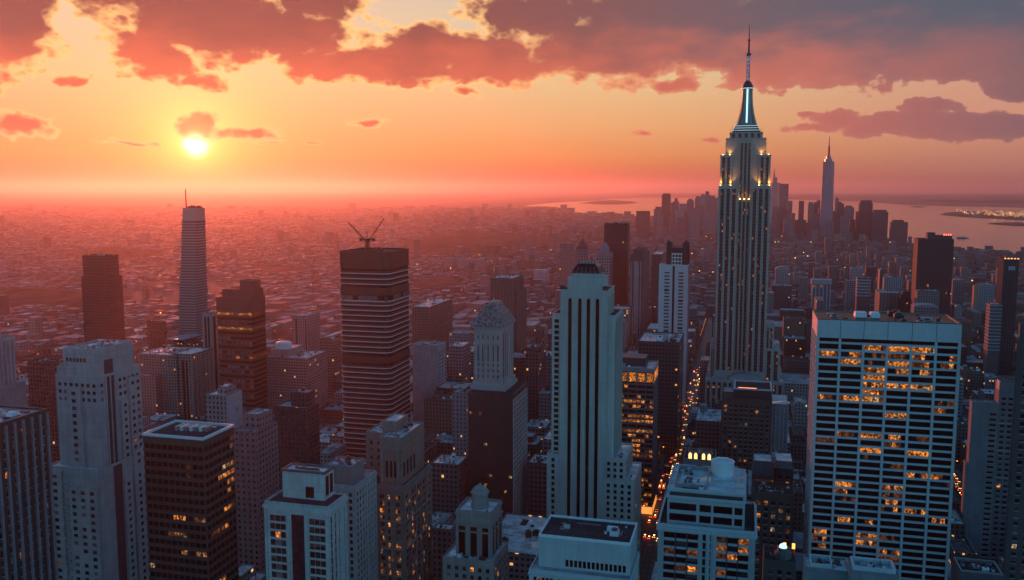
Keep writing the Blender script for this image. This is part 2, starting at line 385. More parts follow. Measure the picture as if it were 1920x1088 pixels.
class Bld:
    def __init__(s, name, label, cat, r, group=None, rng=None):
        s.loc = Vector(((r[0] + r[1]) / 2, (r[2] + r[3]) / 2, 0)); s.r = r
        s.root = link(name, None, None, s.loc); tag(s.root, label, cat, group)
        OFF[s.root.name] = s.loc; s.win = []; s.trim = set(); s.acs = set(); s.rng = random.Random(sum(map(ord, label))); ALL.append(s)
    def part(s, name, mb, mats, parent=None, label=None, at_=None):
        par = parent or s.root
        off = s.loc if at_ is None else Vector(at_)
        o = link(name, mb.mesh(name, mats, off), par)
        o.location = off - OFF[par.name]
        OFF[o.name] = off
        if label: o["label"] = label
        return o
    def block(s, r, z0, z1, wall, roof=None, par=1.1, name='wall', parmat=None, pt=.5):
        OCC.append((r[0], r[1], r[2], r[3], z1, s))
        o = s.part(name, MB().box(*r, z0, z1, bottom=False), wall)
        if roof is not None:
            q = s.part('roof', MB().box(*inset(r, pt), z1, z1 + .2, bottom=False), roof)
            if par: s.part('parapet', MB().ring(r, pt, z1, z1 + par, out=.04), parmat or wall, q)
        return o
    def box(s, name, r, z0, z1, mat, parent=None, label=None, top=None):
        return s.part(name, MB().box(*r, z0, z1, 0, None if top is None else 1), mat if top is None else [mat, top], parent, label)
    def panel(s, face, r, u0, u1, z0, z1, d0, d1):
        if face == 'F': return (u0, u1, r[2] - d1, r[2] - d0, z0, z1)
        if face == 'B': return (u0, u1, r[3] + d0, r[3] + d1, z0, z1)
        if face == 'R': return (r[1] + d0, r[1] + d1, u0, u1, z0, z1)
        return (r[0] - d1, r[0] - d0, u0, u1, z0, z1)
    def span(s, face, r): return (r[0], r[1]) if face in 'FB' else (r[2], r[3])
    def window(s, face, r, u0, u1, z0, z1, mat=None, d=.06, d0=-.2):
        s.win.append((s.panel(face, r, u0, u1, z0, z1, d0, d), mat or G_DARK))
    def pick(s, p, dark=None):
        if s.rng.random() < p: return s.rng.choices(LIT, (4, 2, 3, .7, 2))[0]
        return dark or s.rng.choices((G_DARK, G_BLACK, G_PALE), (6, 3, 1))[0]
    def punched(s, r, z0, z1, faces='FR', pu=4.0, pz=3.8, w=2.0, h=2.2, litp=.03, edge=1.2, skip=None, pair=False, dark=None, blk=.0, course=0, ac=0.0):
        if course:
            k = course
            while z1 - pz * k > z0 + 2: s.part('string_course', MB().box(r[0] - .16, r[1] + .16, r[2] - .16, r[3] + .16, z1 - pz * k - .2, z1 - pz * k + .2), SILL); k += course
        for f in faces:
            a, b = s.span(f, r); n = int((b - a - 2 * edge) / pu)
            if n < 1: continue
            st = (b - a - 2 * edge) / n; rows = int((z1 - z0) / pz)
            for i in range(n):
                c = a + edge + st * (i + .5)
                for k in range(rows):
                    if s.rng.random() < blk or (skip and skip(f, i, k, n)): continue
                    z = z1 - pz * (k + 1) + (pz - h) * .5
                    if pair:
                        for q in (-1, 1): s.window(f, r, c + q * w * .56 - w / 2, c + q * w * .56 + w / 2, z, z + h, s.pick(litp, dark))
                    else: s.window(f, r, c - w / 2, c + w / 2, z, z + h, s.pick(litp, dark))
                    s.trim.add(len(s.win) - 1)
                    if s.rng.random() < ac: s.acs.add(len(s.win) - 1)
    def piers(s, r, z0, z1, mat, faces='FR', n=None, pu=4.0, w=1.0, d=.6, edge=0.0, name='pier'):
        for f in faces:
            a, b = s.span(f, r); k = n if n else max(1, round((b - a - 2 * edge) / pu)); st = (b - a - 2 * edge) / k
            for i in range(k + 1):
                c = min(max(a + edge + st * i, a + w / 2), b - w / 2)
                s.part(name, MB().box(*s.panel(f, r, c - w / 2, c + w / 2, z0, z1, -.1, d)), mat)
    def slabs(s, r, z0, z1, pz, h, mat, d=.5, name='spandrel', skip=None):
        k = 0; z = z1 - h
        while z > z0:
            if not (skip and skip(k)): s.part(name, MB().box(r[0] - d, r[1] + d, r[2] - d, r[3] + d, z, z + h), mat)
            z -= pz; k += 1
    def clutter(s, r, z, n=5, big=4.0, mats=None, tank=False):
        g = s.rng; W, Dp = r[1] - r[0], r[3] - r[2]
        used = []
        n = int(n * 1.7)
        for _ in range(n * 6):
            if len(used) >= n: break
            k_ = big * g.choice((1, .7, .5, .35)); a = g.uniform(.5, 1) * k_; b = g.uniform(.35, .9) * k_; h = g.uniform(.35, .8) * k_ * .7 + .3
            if a > W * .7 or b > Dp * .7: continue
            x = g.uniform(r[0] + a / 2 + .8, r[1] - a / 2 - .8); y = g.uniform(r[2] + b / 2 + .8, r[3] - b / 2 - .8)
            if any(abs(x - u) < (a + c) / 2 + .3 and abs(y - v) < (b + e) / 2 + .3 for u, v, c, e in used): continue
            used.append((x, y, a, b))
            kind = g.random(); m = g.choice(mats or (METAL, WHITE, METAL_D, METAL))
            if kind < .6:
                mb = MB().box(x - a / 2, x + a / 2, y - b / 2, y + b / 2, z, z + h)
                o = s.part('roof_unit', mb, m)
                s.part('vent_cowl', MB().lathe(x, y, [(b * .3, z + h), (b * .3, z + h + .5), (b * .36, z + h + .55), (b * .3, z + h + .8)], 10), METAL_D, o)
            elif kind < .8:
                s.part('roof_duct', MB().box(x - a / 2, x + a / 2, y - b * .18, y + b * .18, z, z + h * .4), m)
            else:
                s.part('stair_bulkhead', MB().frustum((x - a / 2, x + a / 2, y - b / 2, y + b / 2), z, (x - a / 2, x + a / 2, y - b / 2 + b * .3, y + b / 2), z + h), m)
        if W > 6 and Dp > 6:
            for _ in range(1 + n // 4):
                y = g.uniform(r[2] + 1, r[3] - 1); x = g.uniform(r[0] + .5, r[0] + W * .5); e = x + g.uniform(.2, .48) * W
                s.part('roof_pipe', MB().box(x, e, y - .14, y + .14, z, z + .38), g.choice((METAL, METAL_D)))
                x = g.uniform(r[0] + 1, r[1] - 1); y = g.uniform(r[2] + .5, r[2] + Dp * .5); e = y + g.uniform(.2, .48) * Dp
                s.part('roof_pipe', MB().box(x - .14, x + .14, y, e, z, z + .3), METAL)
            x, y = g.uniform(r[0] + 1, r[1] - 1), g.uniform(r[2] + 1, r[3] - 1); s.part('aerial', MB().bar((x, y, z), (x, y, z + g.uniform(3, 6)), .13), METAL_D)
            x, y = g.uniform(r[0] + 1, r[1] - 2), g.uniform(r[2] + 1, r[3] - 2); s.part('tar_patch', MB().box(x, x + g.uniform(1.5, W * .3), y, y + g.uniform(1.5, Dp * .3), z, z + .02), ROOF_D)
        if tank: s.tank(r[0] + W * g.uniform(.25, .75), r[2] + Dp * g.uniform(.3, .7), z)
    def tank(s, x, y, z, r=2.0, h=3.6):
        mb = MB()
        for sx in (-1, 1):
            for sy in (-1, 1): mb.bar((x + sx * r * .6, y + sy * r * .6, z), (x + sx * r * .6, y + sy * r * .6, z + 2.6), .25)
        mb.box(x - r * .7, x + r * .7, y - r * .7, y + r * .7, z + 2.5, z + 2.7)
        mb.lathe(x, y, [(r, z + 2.6), (r, z + 2.6 + h), (r * 1.05, z + 2.6 + h), (.1, z + 3.9 + h)], 14)
        s.part('water_tank', mb, STEEL_RED if s.rng.random() < .3 else METAL_D)
    def finish(s):
        vis, rest = [], []
        for wi, (bx, mat) in enumerate(s.win):
            c = Vector(((bx[0] + bx[1]) / 2, (bx[2] + bx[3]) / 2, (bx[4] + bx[5]) / 2))
            c += (C0 - c).normalized() * .6
            px, py, d = proj(c)
            if d > 0 and -10 < px < 1930 and -10 < py < 1098 and not blocked(c):
                w = max(bx[1] - bx[0], (bx[3] - bx[2])) * (bx[5] - bx[4]); vis.append((-w / d ** 2, bx, mat, wi))
            else: rest.append((bx, mat))
        vis.sort(key=lambda q: q[0])
        rest += [(b, m) for _, b, m, _ in vis[98:]]
        for _, bx, mat, wi in vis[:98]:
            if mat is G_DARK: mat = G_BLIND
            key = (round(bx[1] - bx[0], 2), round(bx[3] - bx[2], 2), round(bx[5] - bx[4], 2), mat.name)
            c = Vector(((bx[0] + bx[1]) / 2, (bx[2] + bx[3]) / 2, (bx[4] + bx[5]) / 2))
            if key not in _wcache:
                a, b, h = [q / 2 for q in key[:3]]
                _wcache[key] = MB().box(-a, a, -b, b, -h, h).mesh('window', mat)
            wo = link('window', _wcache[key], s.root, c - s.loc)
            if wi in s.trim:                # a stone sill under the pane, here and there an air conditioner in it
                a, b, h = [q / 2 for q in key[:3]]; sk = ('sill',) + key[:3]
                if sk not in _wcache: _wcache[sk] = MB().box(-a - .16, a + .16, -b - .16, b + .16, -.13, .13).mesh('sill', SILL)
                link('sill', _wcache[sk], wo, (0, 0, -h - .13))
                if wi in s.acs:
                    if 'ac' not in _wcache: _wcache['ac'] = MB().box(-.42, .42, -.42, .42, -.28, .28).mesh('air_conditioner', METAL)
                    link('air_conditioner', _wcache['ac'], wo, (0, 0, -h + .3))
        if rest:
            mats = list({m.name: m for _, m in rest}.values()); ix = {m.name: i for i, m in enumerate(mats)}; mb = MB()
            for bx, m in rest: mb.box(*bx, m=ix[m.name])
            s.part('window', mb, mats)["kind"] = "stuff"
_occ_np = None
def blocked(c, skip=None):
    """whether a building block stands between the camera and the point c"""
    global _occ_np
    import numpy as np
    if _occ_np is None or len(_occ_np) != len(OCC):
        _occ_np = np.array([q[:5] for q in OCC], float)
    d = np.array(c - C0); o = np.array(C0)
    lo = np.stack([_occ_np[:, 0], _occ_np[:, 2], np.zeros(len(OCC))], 1); hi = np.stack([_occ_np[:, 1], _occ_np[:, 3], _occ_np[:, 4]], 1)
    with np.errstate(divide='ignore', invalid='ignore'):
        t0 = (lo - o) / d; t1 = (hi - o) / d
    tn = np.nanmax(np.minimum(t0, t1), 1); tf = np.nanmin(np.maximum(t0, t1), 1)
    return bool(((tn < tf) & (tn > 0) & (tn < 1)).any())

# ---------------------------------------------------------------- ground, water, far shores
def ground_mat():
    m, n, b = newmat('ground'); co = objco(n)
    big = n.noise(co, .0006, 5, .6); mid = n.noise(co, .006, 5, .65)
    v = n.new('ShaderNodeTexVoronoi'); n.put(v.inputs['Vector'], n.v('MULTIPLY', co, (1, 1, 1))); v.inputs['Scale'].default_value = 1 / 42.0
    lots = n.ramp(n.xyz(v.outputs['Color'])[0], [(0, (.02, .022, .024)), (.45, (.05, .05, .05)), (.8, (.10, .10, .10)), (.93, (.20, .2, .2)), (1, (.55, .56, .56))], 'CONSTANT')
    trees = n.ss(n.m('ADD', n.m('MULTIPLY', big, .6), n.m('MULTIPLY', mid, .6)), .56, .68)
    y = n.xyz(co)[1]
    farf = n.ss(y, 1500, 2600)
    n.put(b.inputs['Base Color'], n.mix(farf, lin((.045, .045, .05)), n.mix(trees, lots, lin((.025, .03, .02)))))
    b.inputs['Roughness'].default_value = .9
    return m
g = MB(); g.face([(-92000, -7000, 0), (92000, -7000, 0), (92000, 92000, 0), (-92000, 92000, 0)]); struct('ground', g, ground_mat())

def water_mat():
    m, n, b = newmat('water'); co = objco(n)
    b.inputs['Base Color'].default_value = (.02, .035, .04, 1); b.inputs['Roughness'].default_value = .10; b.inputs['Specular IOR Level'].default_value = .5
    bp = n.new('ShaderNodeBump'); bp.inputs['Strength'].default_value = .05; bp.inputs['Distance'].default_value = 4.0
    n.put(bp.inputs['Height'], n.m('ADD', n.noise(n.v('MULTIPLY', co, (.6, 1, 1)), .012, 5, .6), n.m('MULTIPLY', n.noise(co, .002, 3, .5), 2.0)))
    nt_ = n.nt; nt_.links.new(bp.outputs[0], b.inputs['Normal'])
    return m
WATER_PX = [(985, 385.5), (1040, 380), (1120, 376), (1150, 372.5), (1200, 371), (1330, 371.5), (1460, 373.5), (1560, 376.5), (1640, 380), (1700, 384.5), (1780, 387), (1930, 390), (2080, 392), (2080, 488),
            (1990, 486), (1925, 479), (1860, 471), (1800, 469), (1720, 462), (1665, 447), (1600, 438), (1520, 424), (1400, 412), (1300, 408), (1225, 407), (1150, 405), (1118, 401), (1060, 399.5), (1075, 395), (1040, 390), (990, 387)]
def flat(px, z): return [tuple(ground(x, y, z)) for x, y in px]
def sheet(name, px, z, mat, kind='structure'):
    mb = MB(); mb.face(flat(px, z)[::-1]); o = struct(name, mb, mat, kind); return o
sheet('water', WATER_PX, .6, water_mat())
def land_mat(name, c, spark=0.0):
    m, n, b = newmat(name); co = objco(n)
    f = n.ss(n.noise(co, .01, 6, .65), .3, .7, .4, 1.7)
    n.put(b.inputs['Base Color'], n.v('MULTIPLY', n.vec(f, f, f), c)); b.inputs['Roughness'].default_value = .9
    return m
LAND = land_mat('wooded_land', (.035, .04, .03))
rs = random.Random(11)
def ridge(name, px, zb, h, step=220, mat=None, kind='structure', label=None, jag=.6, dens=1.0):
    """a tract of land given by its outline on the map: domed, uneven ground"""
    from mathutils.geometry import tessellate_polygon
    P = [Vector(p) for p in flat(px, zb)]
    x0, x1 = min(p.x for p in P), max(p.x for p in P); y0, y1 = min(p.y for p in P), max(p.y for p in P)
    def inside(x, y):
        c = False; j = len(P) - 1
        for i in range(len(P)):
            a, b_ = P[i], P[j]
            if (a.y > y) != (b_.y > y) and x < (b_.x - a.x) * (y - a.y) / (b_.y - a.y) + a.x: c = not c
            j = i
        return c
    def edge(x, y):
        q = Vector((x, y, zb)); best = 1e9; j = len(P) - 1
        for i in range(len(P)):
            a, b_ = P[j], P[i]; d = b_ - a; t = max(0, min(1, (q - a).dot(d) / max(d.length_squared, 1)))
            best = min(best, (a + d * t - q).length); j = i
        return best
    mb = MB(); idx = {}
    nx = max(3, int((x1 - x0) / step)); ny = max(3, int((y1 - y0) / step)); sx = (x1 - x0) / nx; sy = (y1 - y0) / ny
    for i in range(nx + 1):
        for j in range(ny + 1):
            x, y = x0 + sx * i, y0 + sy * j
            if inside(x, y):
                e = edge(x, y)
                z = zb + .5 + h * min(1, e / (h * 5 + sy)) * (1 - jag + jag * rs.random() * 1.3)
                idx[i, j] = len(mb.v); mb.v.append((x + rs.uniform(-.2, .2) * sx, y + rs.uniform(-.2, .2) * sy, z))
    for (i, j) in list(idx):
        q = [(i, j), (i + 1, j), (i + 1, j + 1), (i, j + 1)]
        if all(k in idx for k in q): mb.f.append(tuple(idx[k] for k in q)); mb.m.append(0)
    base = MB(); base.v = mb.v; base.f = mb.f; base.m = mb.m
    k = len(base.v); base.v += [tuple(p) for p in P]; base.f.append(tuple(range(k + len(P) - 1, k - 1, -1))); base.m.append(0)
    return struct(name, base, mat or LAND, kind, label)
ridge('peninsula_terrain', [(1085, 381.5), (1120, 376.2), (1140, 375.2), (1185, 377.5), (1198, 381), (1170, 383), (1120, 383)], 1.4, 25, 260)
ridge('headland_terrain', [(978, 389), (1000, 386.8), (1040, 388), (1062, 392), (1064, 396), (1052, 398.6), (1000, 400), (960, 395)], 1.2, 16, 160)
ridge('island_terrain', [(1762, 403), (1772, 399), (1792, 397.5), (1830, 397.5), (1930, 398.5), (2080, 399), (2080, 420), (1960, 416.5), (1920, 413.5), (1860, 410), (1800, 407)], 1.2, 12, 120)
ridge('spit_terrain', [(1848, 420), (1864, 417.5), (1900, 417), (1960, 419), (2060, 420), (2060, 427), (1930, 424), (1880, 422.5)], 1.2, 9, 70)
ridge('islet_terrain', [(1702, 388.2), (1716, 386.6), (1732, 387), (1738, 388.6), (1718, 389.4)], 1.2, 12, 120)
HILL = land_mat('far_hills', (.05, .055, .05))
ridge('hills', [(1360, 372.4), (1420, 369), (1500, 367.5), (1700, 367), (1920, 367), (2200, 367.5), (2200, 383), (1920, 383), (1700, 379), (1560, 373.5)], 2, 70, 900, HILL)
ridge('coastal_hills', [(1100, 369), (1150, 366.5), (1250, 366), (1420, 366.5), (1400, 370), (1250, 370)], 2, 90, 1500, HILL)

# ---------------------------------------------------------------- streets
def road_mat():
    m, n, b = newmat('asphalt'); co = objco(n); x, y, z = n.xyz(co)[:]
    f = n.ss(n.noise(co, .4, 5, .6), .3, .7, .7, 1.35)
    lane = n.m('LESS_THAN', n.m('ABSOLUTE', n.m('SUBTRACT', n.m('FRACT', n.m('DIVIDE', x, 3.3)), .5)), .025)
    dash = n.m('LESS_THAN', n.m('FRACT', n.m('DIVIDE', y, 9.0)), .4)
    c = n.v('MULTIPLY', n.vec(f, f, f), (.045, .045, .048))
    n.put(b.inputs['Base Color'], n.mix(n.m('MULTIPLY', lane, dash), c, (.5, .5, .48, 1)))
    b.inputs['Roughness'].default_value = .55
    return m
ROAD = road_mat()
AVE = [(-63, 8), (-161, 8), (184, 9), (-290, 10), (-420, 10), (-560, 10), (330, 10), (480, 10), (-700, 10), (-860, 10), (640, 10)]
CROSS = [150 + 82 * k for k in range(21)]
for x, w in AVE:
    mb = MB(); mb.face([(-w, -300, 0), (w, -300, 0), (w, 1900, 0), (-w, 1900, 0)]); o = struct('road', mb, ROAD); o.location = (x, 0, .03)
pav = MB()
xs = sorted(AVE)
gaps = [(xs[i][0] + xs[i][1], xs[i + 1][0] - xs[i + 1][1]) for i in range(len(xs) - 1)]
gaps = [(-1050, -870)] + gaps + [(650, 820)]
BLOCKS = []
for a, b in gaps:
    for k in range(len(CROSS) - 1):
        pav.box(a, b, CROSS[k] + 7, CROSS[k + 1] - 7, 0, .17, bottom=False)
        BLOCKS.append((a + 3.5, b - 3.5, CROSS[k] + 10, CROSS[k + 1] - 10))
struct('pavement', pav, stone('pavement_concrete', (.16, .16, .16), .85))

# ---------------------------------------------------------------- the named towers, nearest first
STN = S((.42, .41, .37)); STN_D = S((.20, .19, .18)); BRICK = S((.17, .11, .085)); BROWN = S((.085, .06, .05)); PALE = S((.50, .50, .47)); TEAL = S((.44, .46, .46)); PANEL = stone('pale_metal_panel', (.52, .55, .56), .45, .10, .12); CHAR = S((.045, .04, .04), .5)

def ribbed_block():
    r, H = fit(-170, -62, 88, 818, 335)
    b = Bld('office_tower', 'dark ribbed office block with pale fins, cut by the lower left edge', 'office tower', r)
    b.block(r, 0, H, CHAR, ROOF_G, 1.0)
    b.piers(r, 0, H - .5, S((.20, .22, .24)), 'R', pu=4.6, w=1.0, d=.9)
    b.piers(r, 0, H - .5, S((.20, .22, .24)), 'F', pu=4.6, w=1.0, d=.9)
    b.punched(r, 0, H - 3, 'RF', 4.6, 3.9, 2.4, 2.2, .035)
    b.clutter(inset(r, 2), H + .2, 7, 6)
ribbed_block()

def stepped_tower():
    r3, H3 = fit(117, 182, 249, 660, 430)
    b = Bld('stepped_tower', 'tall blue-grey stepped apartment tower with balconies and a dark slot down one side', 'tower', r3)
    W = S((.33, .345, .35))
    x0, x1, y0, y1 = r3
    r2 = (x0 - 4.2, x1 + .4, y0 - 1.0, y1 + 4); r1 = (x0 - 7.5, x1 + 2.4, y0 - 6, y1 + 8)
    H2 = H3 - 13; H1 = H3 - 58
    b.block(r3, H2, H3, W, ROOF_L, 1.2, 'wall'); b.block(r2, H1, H2, W, ROOF_L, 1.0); b.block(r1, 0, H1, W, ROOF_L, 1.0)
    b.clutter(inset(r3, 3), H3 + .2, 6, 5)
    rb = inset(r3, -1.4, x1 - x0 - 3, -1.2, 8)
    b.box('corner_bay', (x0 - 3.0, x0 + 6, y0 - 1.0, y0 + 9), H2 + .3, H2 + 5, W); b.clutter((x0 - 4, x0 + 10, y0 - 1, y0 + 8), H2 + 5, 2, 2.5)
    # recess down the right side: no hollow, its shade painted as flat dark strips
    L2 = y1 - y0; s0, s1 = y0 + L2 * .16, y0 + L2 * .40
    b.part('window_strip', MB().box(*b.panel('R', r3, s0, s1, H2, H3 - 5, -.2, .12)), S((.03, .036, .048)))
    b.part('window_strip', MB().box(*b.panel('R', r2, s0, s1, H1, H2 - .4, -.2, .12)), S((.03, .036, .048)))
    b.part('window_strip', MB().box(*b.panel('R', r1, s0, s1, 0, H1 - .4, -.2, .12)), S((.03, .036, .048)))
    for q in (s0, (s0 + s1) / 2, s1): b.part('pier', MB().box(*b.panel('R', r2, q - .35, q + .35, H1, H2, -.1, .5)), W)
    # projecting bays in pairs, each with its own cap
    for (rr, a, e, z0, z1) in ((r2, .46, .62, H1, H2 - 14), (r2, .66, .95, H1, H2 - 4), (r1, .40, .55, 0, H1 - 9), (r1, .60, .78, 0, H1 + 4), (r1, .82, .98, 0, H1 - 3)):
        l = rr[3] - rr[2]; u0, u1 = rr[2] + l * a, rr[2] + l * e
        b.part('bay', MB().box(*b.panel('R', rr, u0, u1, z0, z1, -.5, 1.5)), W)
        q = (rr[1] - 4, rr[1] + 1.5, u0, u1)
        b.punched(q, z0, z1 - 1, 'R', 3.4, 3.7, 1.9, 1.7, .012, .5, blk=.08, ac=.15)
    for (rr, a, e, z0, z1) in ((r1, .04, .30, 0, H1 - 1), (r1, .42, .98, 0, H1 - 8), (r2, .28, .62, H1, H2 - 5)):
        l = rr[1] - rr[0]; u0, u1 = rr[0] + l * a, rr[0] + l * e
        b.part('bay', MB().box(*b.panel('F', rr, u0, u1, z0, z1, -.5, 1.2)), W)
        q = (u0, u1, rr[2] - 1.2, rr[2] + 3)
        b.punched(q, z0, z1 - 1, 'F', 4.2, 3.7, 2.2, 1.8, .012, .5, blk=.06, ac=.15)
    b.punched(r2, H2 - 14, H2 - 2, 'FR', 3.0, 3.6, 1.7, 1.7, .02, .8, skip=lambda f, i, k, n: f == 'R' and .15 < (i + .5) / n < .42)
    for k in range(6): b.part('louvre', MB().box(*b.panel('F', r3, x0 + 2 + k * 2.0, x0 + 3.2 + k * 2.0, H3 - 5.5, H3 - 3.6, -.1, .25)), METAL_D)
    for z in range(8, int(H1) - 6, 4):
        u = r1[0] + (r1[1] - r1[0]) * .36
        b.part('balcony', MB().box(*b.panel('F', r1, u - 1.8, u + 1.2, z, z + 1.0, -.1, 1.0)), S((.28, .29, .30)))
stepped_tower()

def amber_block():
    r, H = fit(269, 381, 437, 826, 380)
    b = Bld('office_tower', 'dark brown office block with a white-rimmed sunken roof and scattered amber windows', 'office tower', r)
    W = S((.055, .045, .04), .6)
    b.block(r, 0, H, G_BLACK)
    OCC[-1] = (*r, H, b)
    b.slabs(r, 0, H - 1.6, 3.9, 1.7, W, .25)
    b.box('cornice', inset(r, -.3), H - 1.5, H + .1, W)
    b.part('roof', MB().box(*inset(r, 1.2), H, H + .25), ROOF_D); b.part('parapet', MB().ring(r, .9, H, H + 1.1, out=.35), WHITE)
    x0, x1, y0, y1 = r; w = x1 - x0; d = y1 - y0
    for k in range(7):
        u = x0 + w * (.30 + .075 * k)
        b.part('roof_unit', MB().box(u, u + w * .05, y0 + d * (.42 + .012 * k), y0 + d * .68, H + .25, H + 2.2), WHITE if k % 2 else METAL)
    b.part('roof_duct', MB().box(x0 + w * .22, x0 + w * .85, y0 + d * .70, y0 + d * .76, H + .25, H + 1.2), METAL)
    b.piers(r, 0, H - 1.6, W, 'FR', pu=3.1, w=.5, d=.12, name='mullion')
    g = b.rng
    for f in 'FR':
        a, e = b.span(f, r); nb = int((e - a) / 3.1); st = (e - a) / nb
        for k in range(28):
            z = H - 1.6 - 3.9 * k - 1.7 - 2.2
            run = 0
            for i in range(nb):
                if run == 0 and g.random() < (.16 if k in (3, 7, 8, 12) else .05): run = g.choice((1, 1, 2, 3, 4))
                if run > 0:
                    b.window(f, r, a + st * i + .25, a + st * (i + 1) - .25, z + .1, z + 2.1, g.choices(LIT, (4, 3, 2, .5, 1.5))[0], .05); run -= 1
amber_block()

def white_pair():
    # the pale tower with a roof court, and the finer-windowed one behind it
    r, H = fit(496, 615, 649, 955, 380)
    b = Bld('white_tower', 'pale stone tower with glazed bays and a white square roof court on its penthouse', 'tower', r)
    W = PALE
    b.block(r, 0, H, W, ROOF_D, 1.0)
    x0, x1, y0, y1 = r; w = x1 - x0; d = y1 - y0
    p, Hp = fit(529, 608, 646, 890, 388)
    p = (p[0], min(p[1], x1 - 1.0), max(p[2], y0 + 1.5), min(p[3], y1 - .5))
    b.block(p, H, Hp, W, ROOF_L, 0, 'penthouse'); b.part('parapet', MB().ring(p, 1.0, Hp, Hp + 1.0, out=.4), S((.10, .10, .10)))
    q = inset(p, 5, 5, 4, 4); b.box('roof_light', q, Hp + .2, Hp + 1.0, G_BLUE); b.clutter(inset(p, 3), Hp + .25, 5, 3.2)
    for u in (.50, .60): b.window('F', p, p[0] + (p[1] - p[0]) * u + 1, p[0] + (p[1] - p[0]) * u + 3, H + 1, H + 6, G_BLACK)
    for u in (.12, .56): b.window('R', p, p[2] + (p[3] - p[2]) * u, p[2] + (p[3] - p[2]) * (u + .32), H + 2, Hp - 1.5, G_BLACK)
    for a, e in ((.08, .33), (.42, .62), (.70, .95)):
        if a == .42: b.part('window_strip', MB().box(*b.panel('F', r, x0 + w * a, x0 + w * e, 0, H - 4, -.2, .08)), G_DARK)
        else:
            k = 0
            z = H - 7.6
            while z > 1:
                for j in (0, 1, 2):
                    c0 = x0 + w * (a + (e - a) * j / 3); c1 = x0 + w * (a + (e - a) * (j + 1) / 3)
                    b.window('F', r, c0 + .1, c1 - .1, z, z + 2.6, b.pick(.02))
                z -= 3.7; k += 1
    for a in (.0, .36, .66, .97):
        b.part('pier', MB().box(*b.panel('F', r, x0 + w * a, x0 + w * a + w * .03, 0, H - 2, -.1, .6)), W)
    b.box('cornice', inset(r, -.7), H - 2, H - .6, W)
    b.punched(r, 0, H - 4, 'R', 3.3, 3.7, 1.7, 2.9, .02, 1.0)
    b.piers(r, 0, H - 4, W, 'R', pu=3.3, w=.8, d=.35)
    r, H = fit(600, 666, 705, 915, 440)
    b = Bld('apartment_tower', 'pale tower with close rows of small windows just behind the white-roofed penthouse', 'tower', r)
    W = S((.40, .41, .40))
    b.block(r, 0, H, W, ROOF_G, 1.0)
    p = inset(r, 1.5, 3, 2, 8); b.block(p, H, H + 9, S((.22, .20, .19)), ROOF_G, .8, 'penthouse'); b.clutter(inset(p, .8), H + 9.2, 6, 4, tank=False)
    b.punched(r, 0, H - 2, 'FR', 3.1, 3.5, 1.6, 2.0, .02, .9, course=3, ac=.1)
    b.piers(r, 0, H - 1, W, 'R', pu=3.1, w=.5, d=.3); b.box('cornice', inset(r, -.5), H - 1.2, H - .2, W)
white_pair()

def ornate_brown():
    r, H = fit(660, 758, 808, 915, 470)
    b = Bld('ornate_tower', 'ornate brown masonry tower with twin blue roofs, a central turret and many lit windows', 'tower', r)
    W = S((.20, .18, .155)); x0, x1, y0, y1 = r; w = x1 - x0; d = y1 - y0
    b.block(r, 0, H, W, ROOF_D, 1.2); b.box('cornice', inset(r, -.9), H - 2.2, H - .8, W)
    H2 = H + 27
    c = inset(r, 2.5, 2.5, 3, 4)
    b.block((c[0], c[0] + w * .36, c[2] + d * .25, c[3] + 2), H, H2 - 3, W, ROOF_L, 1.0, 'wing')
    b.block((c[1] - w * .42, c[1], c[2], c[3]), H, H2 - 2, W, ROOF_L, 1.0, 'wing')
    b.block((c[0] + w * .34, c[1] - w * .40, c[2] + d * .18, c[3] - d * .1), H, H2 - 4, W, ROOF_D, .6, 'wing')
    t = (c[0] + w * .30, c[0] + w * .58, c[2] + d * .30, c[2] + d * .72)
    b.block(t, H, H2 + 3.5, W, ROOF_L, .8, 'turret')
    b.clutter((c[0] + 1, c[0] + w * .3, c[2] + d * .3, c[3]), H2 - 2.8, 3, 3); b.clutter((c[1] - w * .38, c[1] - 1, c[2] + 1, c[3] - 1), H2 - 1.8, 4, 3)
    q = (c[1] - w * .42, c[1], c[2], c[3])
    for s_ in (0, 1):
        xx = q[0] + 1 + s_ * (w * .42 - 3.6)
        b.box('buttress', (xx, xx + 1.6, q[2] - 1.2, q[2]), H, H + 19, W)
    for k in range(3): b.window('F', q, q[0] + 3.6 + k * 2.3, q[0] + 5.0 + k * 2.3, H + 4, H + 13, G_BLACK)
    for k in range(4): b.window('R', q, q[2] + 2.2 + k * 5, q[2] + 4.6 + k * 5, H + 4, H + 12, G_BLACK)
    b.box('cornice', inset(q, -.5), H + 19.5, H + 20.5, W)
    b.punched((c[0], c[0] + w * .36, c[2] + d * .25, c[3] + 2), H + 2, H2 - 6, 'F', 3, 4, 1.4, 2.2, .05)
    # lowest setback aprons
    a = (x0 - 1, x1 + 4, y0 - 4, y1 + 2); b.block(a, 0, H - 66, W, ROOF_D, 1.0, 'podium')
    def p_l(f, i, k, n): return False
    b.punched(r, H - 66, H - 4, 'F', 4.2, 3.8, 1.15, 2.2, .42, 1.4, pair=True, course=4, ac=.05)
    b.punched(r, H - 66, H - 4, 'R', 4.2, 3.8, 1.15, 2.2, .16, 1.4, pair=True)
    b.punched(a, 0, H - 68, 'FR', 4.2, 3.8, 1.6, 2.2, .22, 1.4)
    b.piers(r, H - 66, H - 3, W, 'FR', pu=8.4, w=.9, d=.45)
ornate_brown()

